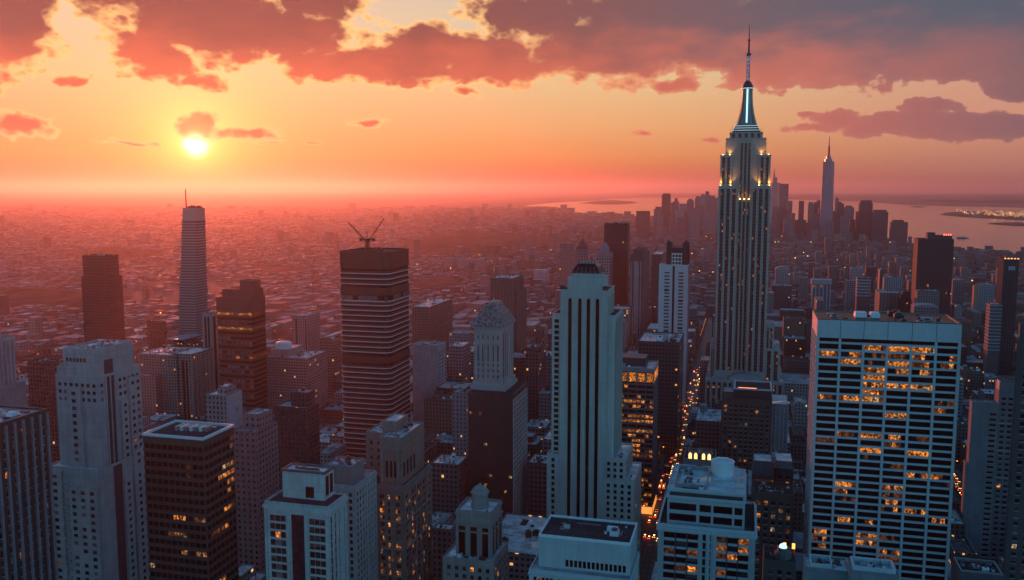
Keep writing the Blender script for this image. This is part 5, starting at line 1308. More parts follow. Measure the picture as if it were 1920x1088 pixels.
# blocks round the foot of the tallest tower
def foot_blocks():
    P = at(1353, 747, 720); x1 = along(P, (1, 0, 0), 1448).x; r = (P.x, x1, P.y, P.y + 42); H = P.z
    b = mid('dark brick office block with a bright open roof frame in front of the tallest skyscraper', r, H, S((.085, .07, .06)), ROOF_D, 'office_block', 'office block', None, 5)
    b.punched(r, 0, H - 4, 'F', 3.8, 3.7, 2.0, 2.1, .06)
    b.punched(r, 0, H - 4, 'R', 3.8, 3.7, 2.0, 2.1, .06)
    w = r[1] - r[0]; q = (r[0] + w * .25, r[1] - w * .02, r[2] + 5, r[3] - 6); b.block(q, H, H + 7, METAL_D, ROOF_D, 0, 'penthouse'); b.part('roof_frame', MB().ring(q, 1.2, H + 7, H + 8.2, out=.6), PANEL)
    b.part('roof_lamps', MB().box(q[0] + 3, q[0] + (q[1] - q[0]) * .6, q[2] + 4, q[2] + 5, H + 7.3, H + 7.8), glow('roof_lamps', (1, .28, .1), .5))
    q = (r[0] + 1, r[0] + w * .24, r[2] + 1, r[2] + 20); b.block(q, H, H + 5, S((.09, .08, .07)), ROOF_G, .6, 'stair_or_lit_flank')
    q = (r[1] - .2, r[1] + 13, r[2] + 5, r[3]); b.block(q, 0, H - 4, S((.20, .21, .22)), ROOF_L, .8, 'side_wing'); b.piers(q, 0, H - 6, S((.32, .34, .36)), 'F', n=4, w=.9, d=.5); b.punched(q, 0, H - 6, 'F', 3.2, 3.7, 1.4, 2, .04)
    P = at(1304, 790, 760); x1 = along(P, (1, 0, 0), 1352).x; r = (P.x, min(x1, b.r[0] - .5), P.y, P.y + 46); H = P.z
    b = mid('low block with a wide pale terrace roof at the foot of the tallest skyscraper', r, H, FM((.14, .135, .13), litp=.02), ROOF_L, 'office_block', 'office block', None, 9)
    b.box('roof_house', (r[0] + 2, r[0] + 8, r[3] - 14, r[3] - 4), H + .2, H + 6, S((.25, .25, .25)))
    # teal box with lamplit pavilions on its roof
    P = at(1281, 862, 545); x1 = along(P, (1, 0, 0), 1341).x; r = (P.x, x1, P.y, P.y + 24); H = P.z
    b = mid('blank grey-green box building with two lamplit arches on its roof', r, H, S((.16, .175, .17)), ROOF_D, 'office_block', 'office block', None, 3)
    w = r[1] - r[0]
    for u in (.30, .72):
        q = (r[0] + w * u - w * .17, r[0] + w * u + w * .17, r[2] + 1.2, r[2] + 6); b.block(q, H, H + 5.5, S((.2, .19, .17)), ROOF_D, .4, 'pavilion')
        for s_ in (-.55, .55):
            c = (q[0] + q[1]) / 2 + s_ * w * .16; b.part('arched_window', MB().loft([[(c - .9, q[2] - .1, z), (c + .9, q[2] - .1, z), (c + .9, q[2] + .1, z), (c - .9, q[2] + .1, z)] for z in (H + .3, H + 3.4)] + [[(c - .35, q[2] - .1, H + 4.4), (c + .35, q[2] - .1, H + 4.4), (c + .35, q[2] + .1, H + 4.4), (c - .35, q[2] + .1, H + 4.4)]]), glow('golden_arch_lamp', (1, .55, .16), .7))
    b.clutter((r[0] + 1, r[1] - 1, r[2] + 8, r[3] - 1), H + .2, 5, 3); b.tank(r[0] + w * .3, r[3] - 5, H)
    def lb(xl, xr, yt, D, dep, label, wall, roof, n=6, litp=.12, **k):
        P = at(xl, yt, D); r = (P.x, along(P, (1, 0, 0), xr).x, P.y, P.y + dep)
        b = mid(label, r, P.z, wall, roof, 'office_block', 'office block', None, n); b.punched(r, 0, P.z - 3, 'F', 3.6, 3.8, 2.0, 2.2, litp); return b
    b = lb(1410, 1449, 892, 560, 22, 'dark low block with a blue glazed roof house and a lamplit top floor', S((.07, .075, .08)), ROOF_G)
    q = inset(b.r, .6, .6, .6, 4); H = b.root.location.z + at(1410, 892, 560).z; b.block(q, H, H + 9, S((.10, .14, .16)), ROOF_L, .8, 'roof_house')
    for k in range(8): b.window('F', b.r, b.r[0] + .6 + k * 1.6, b.r[0] + 1.8 + k * 1.6, H - 4, H - 2, LIT[2])
    b = lb(1452, 1488, 880, 565, 24, 'dark low block with a pale louvred box on its roof', S((.06, .06, .065)), ROOF_G); H = at(1452, 880, 565).z; b.box('louvre_box', inset(b.r, 1, 1, 3, 4), H + .2, H + 5, METAL, top=ROOF_L)
    lb(1412, 1490, 925, 500, 20, 'dark brick block with scattered amber windows, below the louvred roof box', S((.06, .055, .05)), ROOF_D, 6, .22)
    b = lb(1432, 1493, 1052, 430, 18, 'small dark gothic block with a glowing pale dome on top', S((.09, .085, .08)), ROOF_D, 2, .05); H = at(1432, 1052, 430).z
    c = ((b.r[0] + b.r[1]) / 2 + 1.5, b.r[2] + 6); b.part('turret', MB().lathe(c[0], c[1], [(4, H), (4, H + 3), (2.6, H + 3.6), (2.4, H + 5.4)], 10), S((.15, .15, .14))); b.part('dome', MB().lathe(c[0], c[1], [(1.9, H + 5.4), (1.8, H + 6.2), (1.2, H + 7), (.1, H + 7.5)], 12), glow('pale_dome_lamp', (.55, .9, 1), .35))
    for k in (0, 1): b.part('lantern', MB().box(c[0] + .5 + 4.2 * k, c[0] + 1.9 + 4.2 * k, c[1] + 9, c[1] + 10, H + 1.5, H + 4), glow('amber_lantern', (1, .36, .06), .7))
    b = lb(1510, 1592, 1068, 345, 13, 'teal-roofed low block with shallow roof walls, first of two at the slab foot', S((.2, .23, .24)), ROOF_L, 5); b.part('screen_wall', MB().ring(inset(b.r, 2, 6, 1.5, 2), .5, at(1510, 1068, 345).z + .2, at(1510, 1068, 345).z + 2.2), PANEL)
    b = lb(1594, 1686, 1074, 335, 12, 'low block with a wide white-rimmed teal roof at the foot of the grid-fronted slab', S((.2, .23, .24)), ROOF_L, 4); b.part('screen_wall', MB().ring(inset(b.r, 1, 1, 1, 1), .7, at(1594, 1074, 335).z + .2, at(1594, 1074, 335).z + 2.2), PANEL)
    b = lb(1799, 1884, 1076, 400, 16, 'dark low block with a grey rimmed roof at the lower corner', S((.07, .08, .09)), ROOF_D, 6); b.part('screen_wall', MB().ring(inset(b.r, .6), .6, at(1799, 1076, 400).z + .2, at(1799, 1076, 400).z + 1.6), METAL)
    r, H = fitL(1818, 1823, 1873, 756, 575); b = mid('grey slab with a ladder of dark windows up one edge', r, H, S((.17, .185, .20)), ROOF_G, 'office_slab', 'office tower', None, 5, 1)
    w = r[1] - r[0]; b.punched((r[1] - w * .34, r[1] - .6, r[2], r[3]), 0, H - 5, 'F', 4.2, 3.5, 3.8, 1.5, .0, .2, dark=G_BLACK); b.box('step', (r[0] - 1.4, r[0] + w * .6, r[2] - .6, r[3]), 0, H - 40, S((.16, .175, .19)))
    r, H = fitL(1866, 1874, 1960, 726, 600); b = mid('broad shadowed slab with one pale sunlit roof wall near the picture edge', r, H, S((.14, .15, .165)), ROOF_G, 'office_slab', 'office tower', None, 4, 3.0)
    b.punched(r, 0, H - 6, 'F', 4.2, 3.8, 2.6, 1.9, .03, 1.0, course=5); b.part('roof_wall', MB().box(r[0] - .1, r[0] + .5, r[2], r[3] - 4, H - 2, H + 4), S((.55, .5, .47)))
    r, H = fitL(1910, 1913, 2010, 610, 420); b = mid('dark tower at the very edge with a thin sunset-lit side', r, H, S((.07, .065, .07)), ROOF_D, 'office_tower', 'office tower'); b.punched(r, 0, H - 4, 'F', 4, 3.8, 2, 2, .05)
    r, H = fit(808, 860, 878, 874, 620); mid('low grey block with a white roof deck under the dark glass base', r, H, FM((.12, .11, .115), litp=.01), ROOF_L, 'office_block', 'office block', None, 7)
    r, H = fit(812, 845, 854, 996, 500); mid('small dark block with a pale roof behind the small ornate tower', r, H, FM((.11, .10, .105), litp=.02), ROOF_L, 'office_block', 'office block', None, 4)
    r, H = fit(990, 1028, 1040, 872, 640); mid('low block with a bright cluttered roof between the dark base and the cream tower', r, H, FM((.11, .09, .09), litp=.01), ROOF_L, 'office_block', 'office block', None, 11)
foot_blocks()

# right-hand middle distance
def far_block(xl, xr, yt, D, label, wall, dep=26, roof=None, name='apartment_tower', cat='apartment tower', pent=None, n=3):
    P = at(xl, yt, D); r = (P.x, along(P, (1, 0, 0), xr).x, P.y, P.y + dep)
    return mid(label, r, P.z, wall, roof or ROOF_G, name, cat, pent, n, .8, None, 5)
TL = FM((.26, .28, .29), pu=4, pz=4, wu=.5, wz=.5, litp=.004); TLD = FM((.16, .165, .17), pu=4, pz=4, wu=.5, wz=.5, litp=.006); RD = FM((.13, .10, .10), litp=.004)
b = far_block(1454, 1482, 506, 2000, 'pale blue-grey tower with a rounded top beside the tallest skyscraper', TL); z = at(1454, 506, 2000).z; q = b.r
cxx = (q[0] + q[1]) / 2; hw = (q[1] - q[0]) / 2
b.part('arched_top', MB().loft([[(cxx + hw * .98 * math.cos(math.pi * k / 10), y, z + 8 * math.sin(math.pi * k / 10)) for k in range(11)] for y in (q[2], q[3])][::-1]), S((.26, .28, .29)))
b = far_block(1523, 1558, 533, 1700, 'grey tower with a pale cap and white ribs over the slab roof', S((.14, .14, .15)), 22); z = at(1523, 533, 1700).z
b.piers(b.r, 0, z - 2, S((.42, .44, .46)), 'F', n=5, w=2.0, d=1.0); b.box('cap', inset(b.r, -1.5), z + .2, z + 9, S((.36, .38, .40)))
for k in range(2): b.window('F', b.r, b.r[0] + 1 + 14 * k, b.r[0] + 5 + 14 * k, z - 6, z - 1, LIT_HOT, 1.2, 1.0)
b = far_block(1608, 1633, 521, 1720, 'dark tower with pale bands round its upper floors', S((.09, .085, .09)), 22); z = at(1608, 521, 1720).z
for k in range(6): b.box('spandrel', inset(b.r, -.5), z - 6 - 6 * k, z - 3 - 6 * k, S((.36, .38, .40)))
far_block(1587, 1606, 527, 1800, 'narrow pale slab left of the banded dark tower', TL); far_block(1596, 1620, 503, 2250, 'pale teal slab rising behind the banded dark tower', TL)
far_block(1624, 1643, 501, 2300, 'plain dark brown block behind the banded tower', FM((.06, .05, .055), litp=0), name='office_block', cat='office block')
b = far_block(1650, 1657, 506, 2000, 'thin slab catching red sunset light on its edge', RD); b.part('blank_or_lit_wall', MB().box(b.r[0] - .4, b.r[0] + .1, b.r[2], b.r[3], 0, at(1650, 506, 2000).z), S((.5, .25, .2)))  # red sunset light on the left edge is painted by this panel's colour
far_block(1658, 1692, 521, 1750, 'teal-grey gridded slab standing before the big maroon slab', TL, 20)
b = far_block(1722, 1789, 449, 1500, 'big maroon-black slab tower with rooftop plant and red beacons, by the river', FM((.035, .028, .036), pane=(.018, .015, .02), pu=3.2, wu=.5, litp=.0012), 40, ROOF_D, 'office_slab', 'office tower', None, 0)
z = at(1722, 449, 1500).z; q = b.r; w = q[1] - q[0]; b.block((q[0] + w * .27, q[0] + w * .48, q[2] + 4, q[2] + 20), z, z + 11, S((.07, .06, .07)), ROOF_D, .5, 'penthouse'); b.block((q[0] + w * .45, q[1] - 2, q[2] + 6, q[3] - 5), z, z + 6, S((.06, .05, .06)), ROOF_D, .5, 'penthouse')
for k in range(4): b.part('beacon', MB().lathe(q[1] - 14 + k * 3.4, q[2] + 9, [(.6, z + 6.2), (1.0, z + 7.2), (1.0, z + 8.8), (.3, z + 9.6)], 8), glow('red_beacon', (1, .12, .08), .8, 'NONE'))
for (u, h) in ((.27, 96), (.30, 88), (.32, 104), (.29, 112), (.31, 80), (.84, 92)): b.window('F', q, q[0] + w * u, q[0] + w * u + 2.4, z - h, z - h + 4, LIT_HOT)
b.part('blank_or_lit_wall', MB().box(q[0] - .3, q[0] + .1, q[2], q[3], 0, z), S((.10, .06, .06)))
far_block(1720, 1762, 546, 1480, 'low grey block at the foot of the maroon-black slab', TLD, 24, None, 'office_block', 'office block'); far_block(1688, 1712, 556, 1600, 'dark squat block beside the arched-roof hall', FM((.05, .045, .05), litp=.01), 20, ROOF_D, 'office_block', 'office block', (.2, .8, 8))
b = far_block(1714, 1760, 576, 1300, 'low hall with an arched blue-grey roof behind the slab roof', TLD, 26, None, 'hall', 'hall', None, 0); z = at(1714, 576, 1300).z; q = b.r
b.part('vaulted_roof', MB().loft([[((q[0] + q[1]) / 2 + (q[1] - q[0]) / 2 * math.cos(math.pi * k / 10), y, z + .3 + 3.5 * math.sin(math.pi * k / 10)) for k in range(11)] for y in (q[2], q[3])][::-1]), S((.24, .28, .30)))
far_block(1787, 1809, 526, 1700, 'grey mid-rise in shade right behind the maroon-black slab', TLD); far_block(1835, 1864, 535, 1650, 'grey gridded block with a narrow orange-lit flank wall', TL)
b = far_block(1827, 1833, 537, 1640, 'narrow stair tower glowing orange on its sunset side', S((.4, .22, .15)), 14, None, 'stair_or_lit_flank', 'tower', None, 0)  # orange wall colour stands in for sunset light on the neighbouring block's flank
b = far_block(1882, 1911, 487, 1100, 'tall dark blue glass tower with lights along its roof edge', G_BLUE, 26, ROOF_D, 'glass_tower', 'tower', None, 2); z = at(1882, 487, 1100).z; q = b.r
for k in range(5): b.part('roof_lamp', MB().box(q[0] + 1 + k * 3.6, q[0] + 2.6 + k * 3.6, q[2] - .2, q[2] + .8, z + .8, z + 2), glow('amber_roof_lamp', (1, .4, .12), .6, 'NONE'))
b.box('crown', (q[0] + 6, q[1] - 4, q[2] - .2, q[2] + .3), z - 13, z - 8, S((.4, .44, .48))); b.piers(q, 0, z - 2, S((.05, .06, .07)), 'F', n=6, w=.5, d=.3, name='mullion'); b.slabs(inset(q, .2), 0, z - 14, 3.9, .8, S((.06, .07, .085), .4), .15)
b = far_block(1857, 1879, 572, 1080, 'short block with pale floor bands next to the blue glass tower', S((.07, .075, .085)), 18, None, 'office_block', 'office block'); z = at(1857, 572, 1080).z; b.slabs(b.r, z - 60, z, 4.2, 1.4, S((.28, .29, .31)), .4)
far_block(1472, 1511, 585, 1500, 'low brick block with a blank front left of the grid-fronted slab', RD, 26, None, 'apartment_block', 'apartment block', None, 5); far_block(1446, 1485, 536, 1750, 'older brick block below the rounded-top tower', RD, 26, None, 'apartment_block', 'apartment block')
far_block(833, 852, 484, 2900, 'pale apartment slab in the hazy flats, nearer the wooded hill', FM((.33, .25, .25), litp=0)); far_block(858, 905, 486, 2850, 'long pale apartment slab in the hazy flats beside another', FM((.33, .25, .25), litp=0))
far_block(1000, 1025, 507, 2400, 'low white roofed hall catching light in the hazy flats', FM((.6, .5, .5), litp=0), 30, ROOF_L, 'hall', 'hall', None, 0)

# ---------------------------------------------------------------- the downtown cluster far down the island
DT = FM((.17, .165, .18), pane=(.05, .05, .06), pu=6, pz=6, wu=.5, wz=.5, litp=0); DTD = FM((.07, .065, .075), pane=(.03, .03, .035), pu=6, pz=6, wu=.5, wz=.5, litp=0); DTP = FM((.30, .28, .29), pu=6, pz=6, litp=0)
GRP = 'downtown towers by the bay'
def dt(xl, xr, yt, D, label, mat=None, stage=None, dep=None):
    P = at(xl, yt, D); x1 = along(P, (1, 0, 0), xr).x; r = (P.x, x1, P.y, P.y + (dep or max(30, (x1 - P.x) * .8)))
    b = Bld('downtown_tower', label, 'skyscraper', r, GRP); m = mat or DT
    if stage:
        a, e, h = stage; z = P.z - h * D / FPX; b.block(r, 0, z, m, ROOF_D, 0); w = x1 - P.x
        b.block((P.x + w * a, P.x + w * e, r[2] + 4, r[3] - 4), z, P.z, m, ROOF_D, 0, 'crown')
    else: b.block(r, 0, P.z, m, ROOF_D, 0)
    return b
dt(1193, 1217, 396, 4600, 'ribbed square downtown tower standing apart from the cluster', DTD)
dt(1226, 1241, 388, 5200, 'mid-height tower touching the darkest narrow downtown tower', DT, (.2, .9, 4)); dt(1241, 1257, 363, 5000, 'darkest narrow tower of the near downtown group', DTD, (.1, .95, 3))
for i, (a, c, y, st) in enumerate([(1258, 1266, 380, None), (1262, 1273, 372, (.25, .75, 6)), (1274, 1288, 382, None), (1288, 1301, 373, (.2, .8, 3)), (1303, 1313, 368, (.2, .9, 4)), (1311, 1323, 364, (.3, .8, 5)), (1319, 1333, 359, (.25, .75, 7)), (1331, 1346, 367, (.1, .6, 4)),
        (1265, 1281, 392, None), (1280, 1292, 396, (.2, .8, 4)), (1292, 1306, 390, None), (1231, 1243, 402, None), (1254, 1266, 404, None), (1305, 1318, 385, None), (1318, 1330, 388, (.1, .6, 5)), (1328, 1342, 394, None), (1270, 1284, 408, None), (1299, 1312, 406, None)]):
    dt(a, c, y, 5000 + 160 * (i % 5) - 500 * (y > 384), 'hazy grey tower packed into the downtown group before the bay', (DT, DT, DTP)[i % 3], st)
for i, (a, c, y) in enumerate([(1129, 1136, 400), (1138, 1146, 398), (1152, 1158, 403), (1158, 1168, 401), (1180, 1189, 402)]): dt(a, c, y, 7600, 'tiny far tower on the shore of the bay', DT)
b = dt(1447, 1464, 333, 6200, 'palest stepped spire, furthest of the downtown towers', DTP, (.15, .62, 10)); P = at(1451.5, 333, 6200); b.part('spire', MB().lathe(P.x, b.r[2] + 20, [(8, P.z), (5, P.z + 30), (1, P.z + 60)], 8), DTP)
dt(1461, 1479, 345, 5200, 'flat-topped glass tower next to the palest spire', DT, (.1, 1, 2)); dt(1498, 1508, 377, 5400, 'thin dark tower alone between two downtown groups', DTD)
for i, (a, c, y, st) in enumerate([(1448, 1462, 388, None), (1476, 1486, 377, None), (1460, 1476, 392, (.2, .9, 3)), (1484, 1491, 400, None), (1516, 1527, 379, (.1, .8, 3)), (1527, 1545, 376, (.3, .8, 3)), (1519, 1535, 402, None), (1566, 1573, 370, (.3, .7, 3)), (1570, 1583, 379, (.1, .7, 3)), (1582, 1602, 386, (.2, .8, 3)), (1535, 1548, 390, None), (1560, 1575, 396, None), (1577, 1592, 404, None), (1470, 1490, 410, None), (1490, 1512, 413, None), (1506, 1522, 418, None), (1548, 1564, 415, None), (1594, 1608, 412, None)]):
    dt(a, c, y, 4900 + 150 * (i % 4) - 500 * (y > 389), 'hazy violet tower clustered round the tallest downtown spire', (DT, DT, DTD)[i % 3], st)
b = dt(1605, 1613, 397, 4500, 'slim slab with a sunset-lit left side on the waterfront', FM((.3, .16, .15), litp=0)); dt(1612, 1637, 376, 4450, 'broad shouldered waterfront tower with a flat step on top', DTD, (.08, .92, 5)); dt(1637, 1666, 394, 4350, 'wide round-shouldered waterfront tower', DTD, (.1, .9, 4)); dt(1672, 1703, 413, 4000, 'last stout waterfront tower before open river', DTD, (.1, .75, 4))  # slim slab: sunset light mixed into its reddish wall colour
def tall_spire():
    P = at(1543, 303, 4500); x1 = along(P, (1, 0, 0), 1566).x; w = x1 - P.x; r = (P.x - 2, x1 + 2, P.y, P.y + w + 4); c = ((r[0] + r[1]) / 2, (r[2] + r[3]) / 2)
    b = Bld('downtown_tower', 'tallest downtown tower, blue glass with a cut-corner shaft and tall spire', 'skyscraper', r, GRP); OCC.append((*r, P.z, b)); h = w / 2 + 1
    bl = stone('blue_curtain_glass', (.12, .19, .24), .3, .1, .1)
    def oct_(z, hw, cut): return [(c[0] + a * hw, c[1] + e * hw, z) for a, e in ((-1 + cut, -1), (1 - cut, -1), (1, -1 + cut), (1, 1 - cut), (1 - cut, 1), (-1 + cut, 1), (-1, 1 - cut), (-1, -1 + cut))]
    b.part('shaft', MB().loft([oct_(0, h, .05), oct_(60, h, .05), oct_(P.z, h * .9, .55)]), bl)
    b.part('crown', MB().lathe(c[0], c[1], [(h * .62, P.z), (h * .62, P.z + 12), (h * .4, P.z + 14), (h * .4, P.z + 26), (h * .16, P.z + 30)], 12), bl)
    zt = onY(1554, 256, c[1])[1]; zm = onY(1554, 276, c[1])[1]; b.part('spire', MB().lathe(c[0], c[1], [(6, P.z + 28), (5, zm - 2), (7, zm), (3, zm + 3), (1.2, zt)], 8), METAL_D)
tall_spire()

# ---------------------------------------------------------------- low city between and behind the towers
rc = random.Random(5)
from mathutils import noise as mnoise
import numpy as np
_oc = np.array([q[:5] for q in OCC], float)
def clear(r, pad=1.0):
    return not ((_oc[:, 0] - pad < r[1]) & (_oc[:, 1] + pad > r[0]) & (_oc[:, 2] - pad < r[3]) & (_oc[:, 3] + pad > r[2])).any()
LOTS = []
for (a, b_, y0, y1) in BLOCKS:
    if y0 < 300: continue
    x = a
    while x < b_ - 9:
        w = min(rc.choice((13, 17, 22, 28, 36)), b_ - x)
        if b_ - x - w < 9: w = b_ - x
        rows = ((y0, y1),) if rc.random() < .3 else ((y0, (y0 + y1) / 2 - 1.2), ((y0 + y1) / 2 + 1.2, y1))
        for (u, v) in rows:
            r = (x + .2, x + w - .2, u, v)
            for _ in range(4):
                if clear(r): break
                r = inset(r, (r[1] - r[0]) * .14, (r[1] - r[0]) * .14, (r[3] - r[2]) * .14, (r[3] - r[2]) * .14)
            if clear(r) and r[1] - r[0] > 6:
                h = rc.choice((14, 18, 22, 26, 32, 40)) * rc.uniform(.85, 1.2)
                if y0 > 500 and rc.random() < .12: h *= 1.8
                if r[0] < -380: h = min(h, 30) * rc.uniform(.45, .9)
                elif y0 > 900 and rc.random() < .05: h = rc.uniform(50, 80)
                LOTS.append((r, h))
        x += w
LOWM = [(FM((.15, .10, .085), pu=3, pz=3.5, wu=.42, wz=.52, litp=.03), 'brown brick', ROOF_B), (FM((.10, .095, .095), pu=3.2, pz=3.6, wu=.5, wz=.5, litp=.03), 'dark grey', ROOF_D), (FM((.26, .25, .24), pu=3.2, pz=3.6, wu=.42, wz=.5, litp=.025), 'pale stone', ROOF_G),
        (FM((.07, .055, .05), pu=3, pz=3.6, wu=.5, wz=.5, litp=.035), 'near-black brick', ROOF_G), (FM((.18, .18, .185), pu=3.4, pz=3.7, wu=.6, wz=.45, litp=.03), 'mid grey', ROOF_L)]
seen, hidden = [], []
for r, h in LOTS:
    pts = [Vector((x, y, h)) for x in (r[0] + 1, (r[0] + r[1]) / 2, r[1] - 1) for y in (r[2] + 1, r[3] - 1)] + [Vector(((r[0] + r[1]) / 2, r[2] - .5, h * .7))]
    ok = 0
    for p in pts:
        px, py, d = proj(p)
        if d > 0 and 0 < px < 1920 and 0 < py < 1088 and not blocked(p): ok += 1
    (seen if ok else hidden).append((proj(pts[1])[2], r, h))
seen.sort(key=lambda q: q[0])
hidden += seen[290:]; seen = seen[:290]
_clut_budget = 0
for i, (d, r, h) in enumerate(seen):
    k = rc.randrange(len(LOWM)); m, cn, rf = LOWM[k]
    where = 'in the streets near the foot of the towers' if d < 1000 else 'in the streets beyond the nearer towers'
    b = Bld('low_building', 'low %s block packed %s' % (cn, where), 'building', r, 'low %s blocks %s' % (cn, where))
    b.rng = random.Random(i)
    b.block(r, 0, h, m, rf, rc.choice((.7, 1.0, 1.3)))
    if d < 1300:
        b.clutter(inset(r, .8), h + .2, 3 if d < 900 else 2, min(5, (r[1] - r[0]) * .35), tank=(d < 1000 and i % 4 == 0 and r[1] - r[0] > 11))
    if d < 1000 and i % 3 == 0 and r[1] - r[0] > 14:
        q = inset(r, (r[1] - r[0]) * .2, (r[1] - r[0]) * .3, (r[3] - r[2]) * .3, (r[3] - r[2]) * .2); b.block(q, h, h + rc.uniform(4, 9), m, rf, .7, 'penthouse')

def poly_in(P):
    P = [(p[0], p[1]) for p in P]
    def f(x, y):
        c = False; j = len(P) - 1
        for i in range(len(P)):
            (ax, ay), (bx, by) = P[i], P[j]
            if (ay > y) != (by > y) and x < (bx - ax) * (y - ay) / (by - ay) + ax: c = not c
            j = i
        return c
    return f
in_water = poly_in(flat(WATER_PX, 0))
WOODS = [[(742, 452), (790, 444), (850, 438), (930, 437), (1000, 441), (1050, 447), (1062, 455), (1030, 462), (985, 468), (930, 478), (870, 484), (800, 480), (760, 470)],
         [(1630, 466), (1720, 472), (1800, 476), (1930, 486), (2050, 494), (2050, 506), (1930, 498), (1850, 494), (1760, 488), (1680, 480)],
         [(-40, 545), (60, 540), (180, 548), (250, 556), (235, 575), (120, 580), (-40, 572)], [(770, 527), (820, 520), (862, 524), (870, 540), (820, 548), (775, 545)], [(120, 470), (230, 466), (330, 472), (300, 482), (150, 484)], [(480, 500), (560, 497), (600, 505), (560, 515), (490, 512)]]
in_woods = [poly_in(flat(w, 0)) for w in WOODS]

WOODM = land_mat('dark_tree_canopy', (.014, .015, .011))
for i, w in enumerate(WOODS): ridge('woodland', w, .2, 15 if i < 2 else 11, 34 if i < 2 else 22, WOODM, 'stuff', 'dark tree-covered ground among the distant houses', .5)
# the carpet of buildings nobody could count
mb = MB()
for d, r, h in hidden: mb.box(*r, 0, h, bottom=False)
y = 900.0
while y < 11500:
    st = 27 if y < 3400 else (38 if y < 5200 else (60 if y < 8000 else 100))
    xa, xb = -1.10 * y - 150, .30 * y + 200
    x = xa
    while x < xb:
        if rc.random() < (.86 if mnoise.noise(Vector((x / 420, y / 420, 3))) > -.18 else .18):
            w = rc.uniform(.22, .62) * st * .75; e = rc.uniform(.22, .62) * st * .75; cx_, cy_ = x + rc.uniform(-.15, .15) * st, y + rc.uniform(-.15, .15) * st
            px, py, dd = proj((cx_, cy_, 10))
            if -30 < px < 1950 and dd > 0 and (y > 1870 or cx_ < -1062 or cx_ > 832) and not in_water(cx_, cy_) and not any(f(cx_, cy_) for f in in_woods):
                h = rc.choice((5, 6, 7, 9, 12, 16)) * rc.uniform(.7, 1.3) * (1.25 if cx_ > -.42 * cy_ + 250 else .75)
                q = rc.random(); isl = cx_ > -.42 * cy_ + 250     # the denser island, to the right
                if q < (.12 if isl else .012): h = rc.uniform(20, 48)
                if q < (.012 if isl else .0015): h = rc.uniform(50, 80)
                r = (cx_ - w, cx_ + w, cy_ - e, cy_ + e)
                if clear(r, 2): mb.box(*r, 0, h, bottom=False)
        x += st * rc.choice((.9, 1, 1, 1.15))
    y += st
CARPET = facade('city_carpet', (.15, .135, .13), pu=6, pz=5, wu=.5, wz=.5, litp=.004, roof=(.15, .15, .155), lits=.8, island=True)
struct('city_blocks', mb, CARPET, 'stuff', 'endless low buildings running out to the horizon')
# lights of the town on the island across the water
mb = MB(); P = flat([(1795, 398), (1860, 399), (1930, 400.5), (2000, 401), (2000, 413), (1930, 411), (1870, 408), (1810, 404)], 0); f = poly_in(P)
xs_ = [p[0] for p in P]; ys_ = [p[1] for p in P]
for _ in range(1200):
    x, yy = rc.uniform(min(xs_), max(xs_)), rc.uniform(min(ys_), max(ys_))
    if f(x, yy) and len(mb.f) < 1500:
        s = rc.uniform(5, 13); mb.box(x - s, x + s, yy - s, yy + s, 2, 14 + s * 1.6)
struct('island_town', mb, facade('island_town', (.3, .28, .27), pu=5, pz=5, litp=.16, lits=2.4, island=True), 'stuff', 'small lamplit town on the island')

# ---------------------------------------------------------------- traffic and street lamps
def car_mesh(paint, taxi=False):
    mb = MB()
    prof = [(-2.25, .35, .75), (-2.1, .3, .92), (-1.3, .3, .98), (-.75, .3, 1.42), (.7, .3, 1.46), (1.45, .3, 1.0), (2.15, .3, .9), (2.3, .35, .6)]
    L = [[(x * s, yv, z) for (yv, zb, zt) in prof for z in (0,)] for x in () for s in ()]
    rings = []
    for yv, zb, zt in prof:
        w = .9; c = .9 if zt < 1.1 else .68
        rings.append([(-w, yv, zb), (w, yv, zb), (w, yv, min(zt, .85)), (c, yv, zt), (-c, yv, zt), (-w, yv, min(zt, .85))])
    mb.loft([[(x, yv, z) for x, yv, z in rr][::-1] for rr in rings])
    for x in (-.92, .70):
        for yv in (-1.4, 1.4):
            mb.loft([[(xx, yv + .33 * math.cos(a * math.pi / 5), .33 + .33 * math.sin(a * math.pi / 5)) for a in range(10)] for xx in (x, x + .22)], 1)
    for x in (-.68, .68):
        mb.box(x - .24, x + .24, -2.42, -2.2, .55, .85, 2); mb.box(x - .24, x + .24, 2.2, 2.42, .6, .9, 3)
    if taxi: mb.box(-.35, .35, -.15, .15, 1.45, 1.65, 4)
    HL, TL_, TX = glow_cache['head'], glow_cache['tail'], glow_cache['taxi']
    return mb.mesh('car', [paint, METAL_D, HL, TL_, TX])
glow_cache = {'head': glow('headlamp', (1, .42, .11), 1.9, 'NONE'), 'tail': glow('tail_lamp', (1, .09, .02), 2.0, 'NONE'), 'taxi': glow('taxi_lamp', (1, .6, .2), 4, 'NONE')}
PAINT = [stone('car_paint', c, .3, .03, .05) for c in ((.55, .33, .03), (.03, .03, .035), (.4, .41, .42), (.12, .02, .02), (.06, .08, .12))]
CARS = [car_mesh(p, i == 0) for i, p in enumerate(PAINT)]
CN = ['yellow taxi', 'black car', 'silver car', 'dark red car', 'dark blue car']
cands = []
for ai, (ax, aw, ya, yb) in enumerate(((-63, 11, 640, 1320), (-161, 10, 540, 1200), (184, 11, 660, 1400))):
    for li in range(4):
        x = ax - 4.9 + li * 3.3; yv = ya + rc.uniform(0, 8)
        while yv < yb:
            cands.append((yv, x, ai, li < 2)); yv += rc.choice((8, 12, 18, 30, 45)) * (1 + max(0, yv - 800) / 500)
cars = []
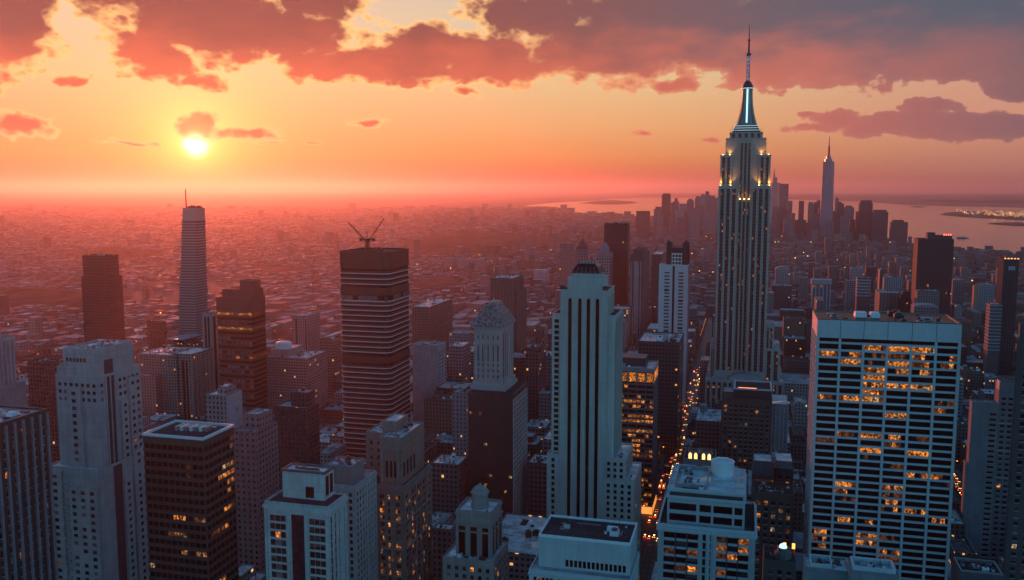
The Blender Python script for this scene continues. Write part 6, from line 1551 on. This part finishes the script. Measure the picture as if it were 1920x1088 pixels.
for c in sorted(cands):
    p = Vector((c[1], c[0], .9)); px, py, d = proj(p)
    if 0 < px < 1920 and 0 < py < 1100 and not blocked(p) and not any(r[0] < c[1] < r[1] and r[2] < c[0] < r[3] for r in (q[:4] for q in OCC)): cars.append(c)
AN = ['the avenue right of the cream tower', 'the avenue below the mansard tower', 'the avenue right of the grid-fronted slab']
for yv, x, ai, back in cars[:280]:
    k = rc.choices(range(5), (5, 3, 3, 1, 1))[0]; o = link('car', CARS[k], None, (x, yv, .04))
    if back: o.rotation_euler.z = math.pi
    tag(o, '%s driving %s on %s' % (CN[k], 'away from the viewer' if back else 'towards the viewer', AN[ai]), 'car', '%ss on %s %s' % (CN[k], AN[ai], 'outbound' if back else 'inbound'))
LAMP = glow('street_lamp_glow', (1, .26, .04), .8, 'AUTO'); pole = MB()
pole.lathe(0, 0, [(.16, 0), (.12, 4), (.09, 8.6)], 6); pole.bar((0, 0, 8.5), (1.9, 0, 9.0), .14); PM = pole.mesh('pole', METAL_D); HM = MB().box(1.4, 2.7, -.4, .4, 8.75, 9.15).mesh('lamp_head', LAMP)
nl = 0
for ai, (ax, aw, ya, yb) in enumerate(((-63, 11, 640, 1750), (-161, 10, 520, 1300), (184, 11, 640, 1500))):
    yv = ya
    while yv < yb:
        for s in (-1, 1):
            x = ax + s * (aw + 1.5); p = Vector((x, yv, 9)); px, py, d = proj(p)
            if nl < 130 and 0 < px < 1920 and 0 < py < 1110 and not blocked(p):
                root = link('street_lamp', PM, None, (x, yv, .15)); root.rotation_euler.z = 0 if s < 0 else math.pi
                tag(root, 'amber street lamp on a curved arm along %s' % AN[ai], 'street lamp', 'street lamps along ' + AN[ai]); link('lamp_head', HM, root); nl += 1
        yv += 24
# lit signs and shop fronts on the avenues
def sign(px, py, D, w, h, c, s, label):
    P = at(px, py, D); root = link('billboard', None, None, (P.x, P.y, 0)); tag(root, label, 'billboard')
    link('panel', MB().box(-w / 2, w / 2, -.25, 0, P.z - h / 2, P.z + h / 2).mesh('panel', lit('billboard_glow', c, s, .8, 2.2)), root)
    link('frame', MB().ring((-w / 2, w / 2, .02, .7), .3, P.z - h / 2, P.z + h / 2, out=.3).mesh('frame', METAL_D), root)
    fr = MB(); fr.bar((-w * .3, .4, 0), (-w * .3, .4, P.z), .35); link('post', fr.mesh('post', METAL_D), root)
    fr = MB(); fr.bar((w * .3, .4, 0), (w * .3, .4, P.z), .35); link('post', fr.mesh('post', METAL_D), root)
sign(1251, 881, 790, 5, 7, (.9, .85, .7), 2.2, 'small white glowing sign above the avenue traffic, upper of two')
sign(1247, 925, 735, 5, 7.5, (.95, .85, .6), 2.4, 'small cream glowing sign above the avenue traffic, lower of two')
sign(973, 1047, 605, 5, 6, (.9, .9, .9), 2.0, 'white glowing sign on the avenue below the mansard tower')
sign(1354, 868, 610, 9, 8, (.35, .75, 1.0), 1.2, 'blue and white glowing sign behind the lamplit roof arches')
# a ferry out on the river
P = ground(1804, 447, .6); root = link('ferry', None, None, (P.x, P.y, .6)); tag(root, 'tiny ferry alone on the open river', 'ferry')
hull = MB().loft([[(-26, -5, 0), (20, -5, 0), (30, 0, 0), (20, 5, 0), (-26, 5, 0)], [(-27, -6, 4), (21, -6, 4), (33, 0, 4.6), (21, 6, 4), (-27, 6, 4)]]); link('hull', hull.mesh('hull', METAL_D), root)
link('cabin', MB().box(-22, 14, -4.5, 4.5, 4, 9).mesh('cabin', WHITE), root); link('wheelhouse', MB().box(4, 12, -3, 3, 9, 12).mesh('wheelhouse', WHITE), root)

for b in ALL: b.finish()
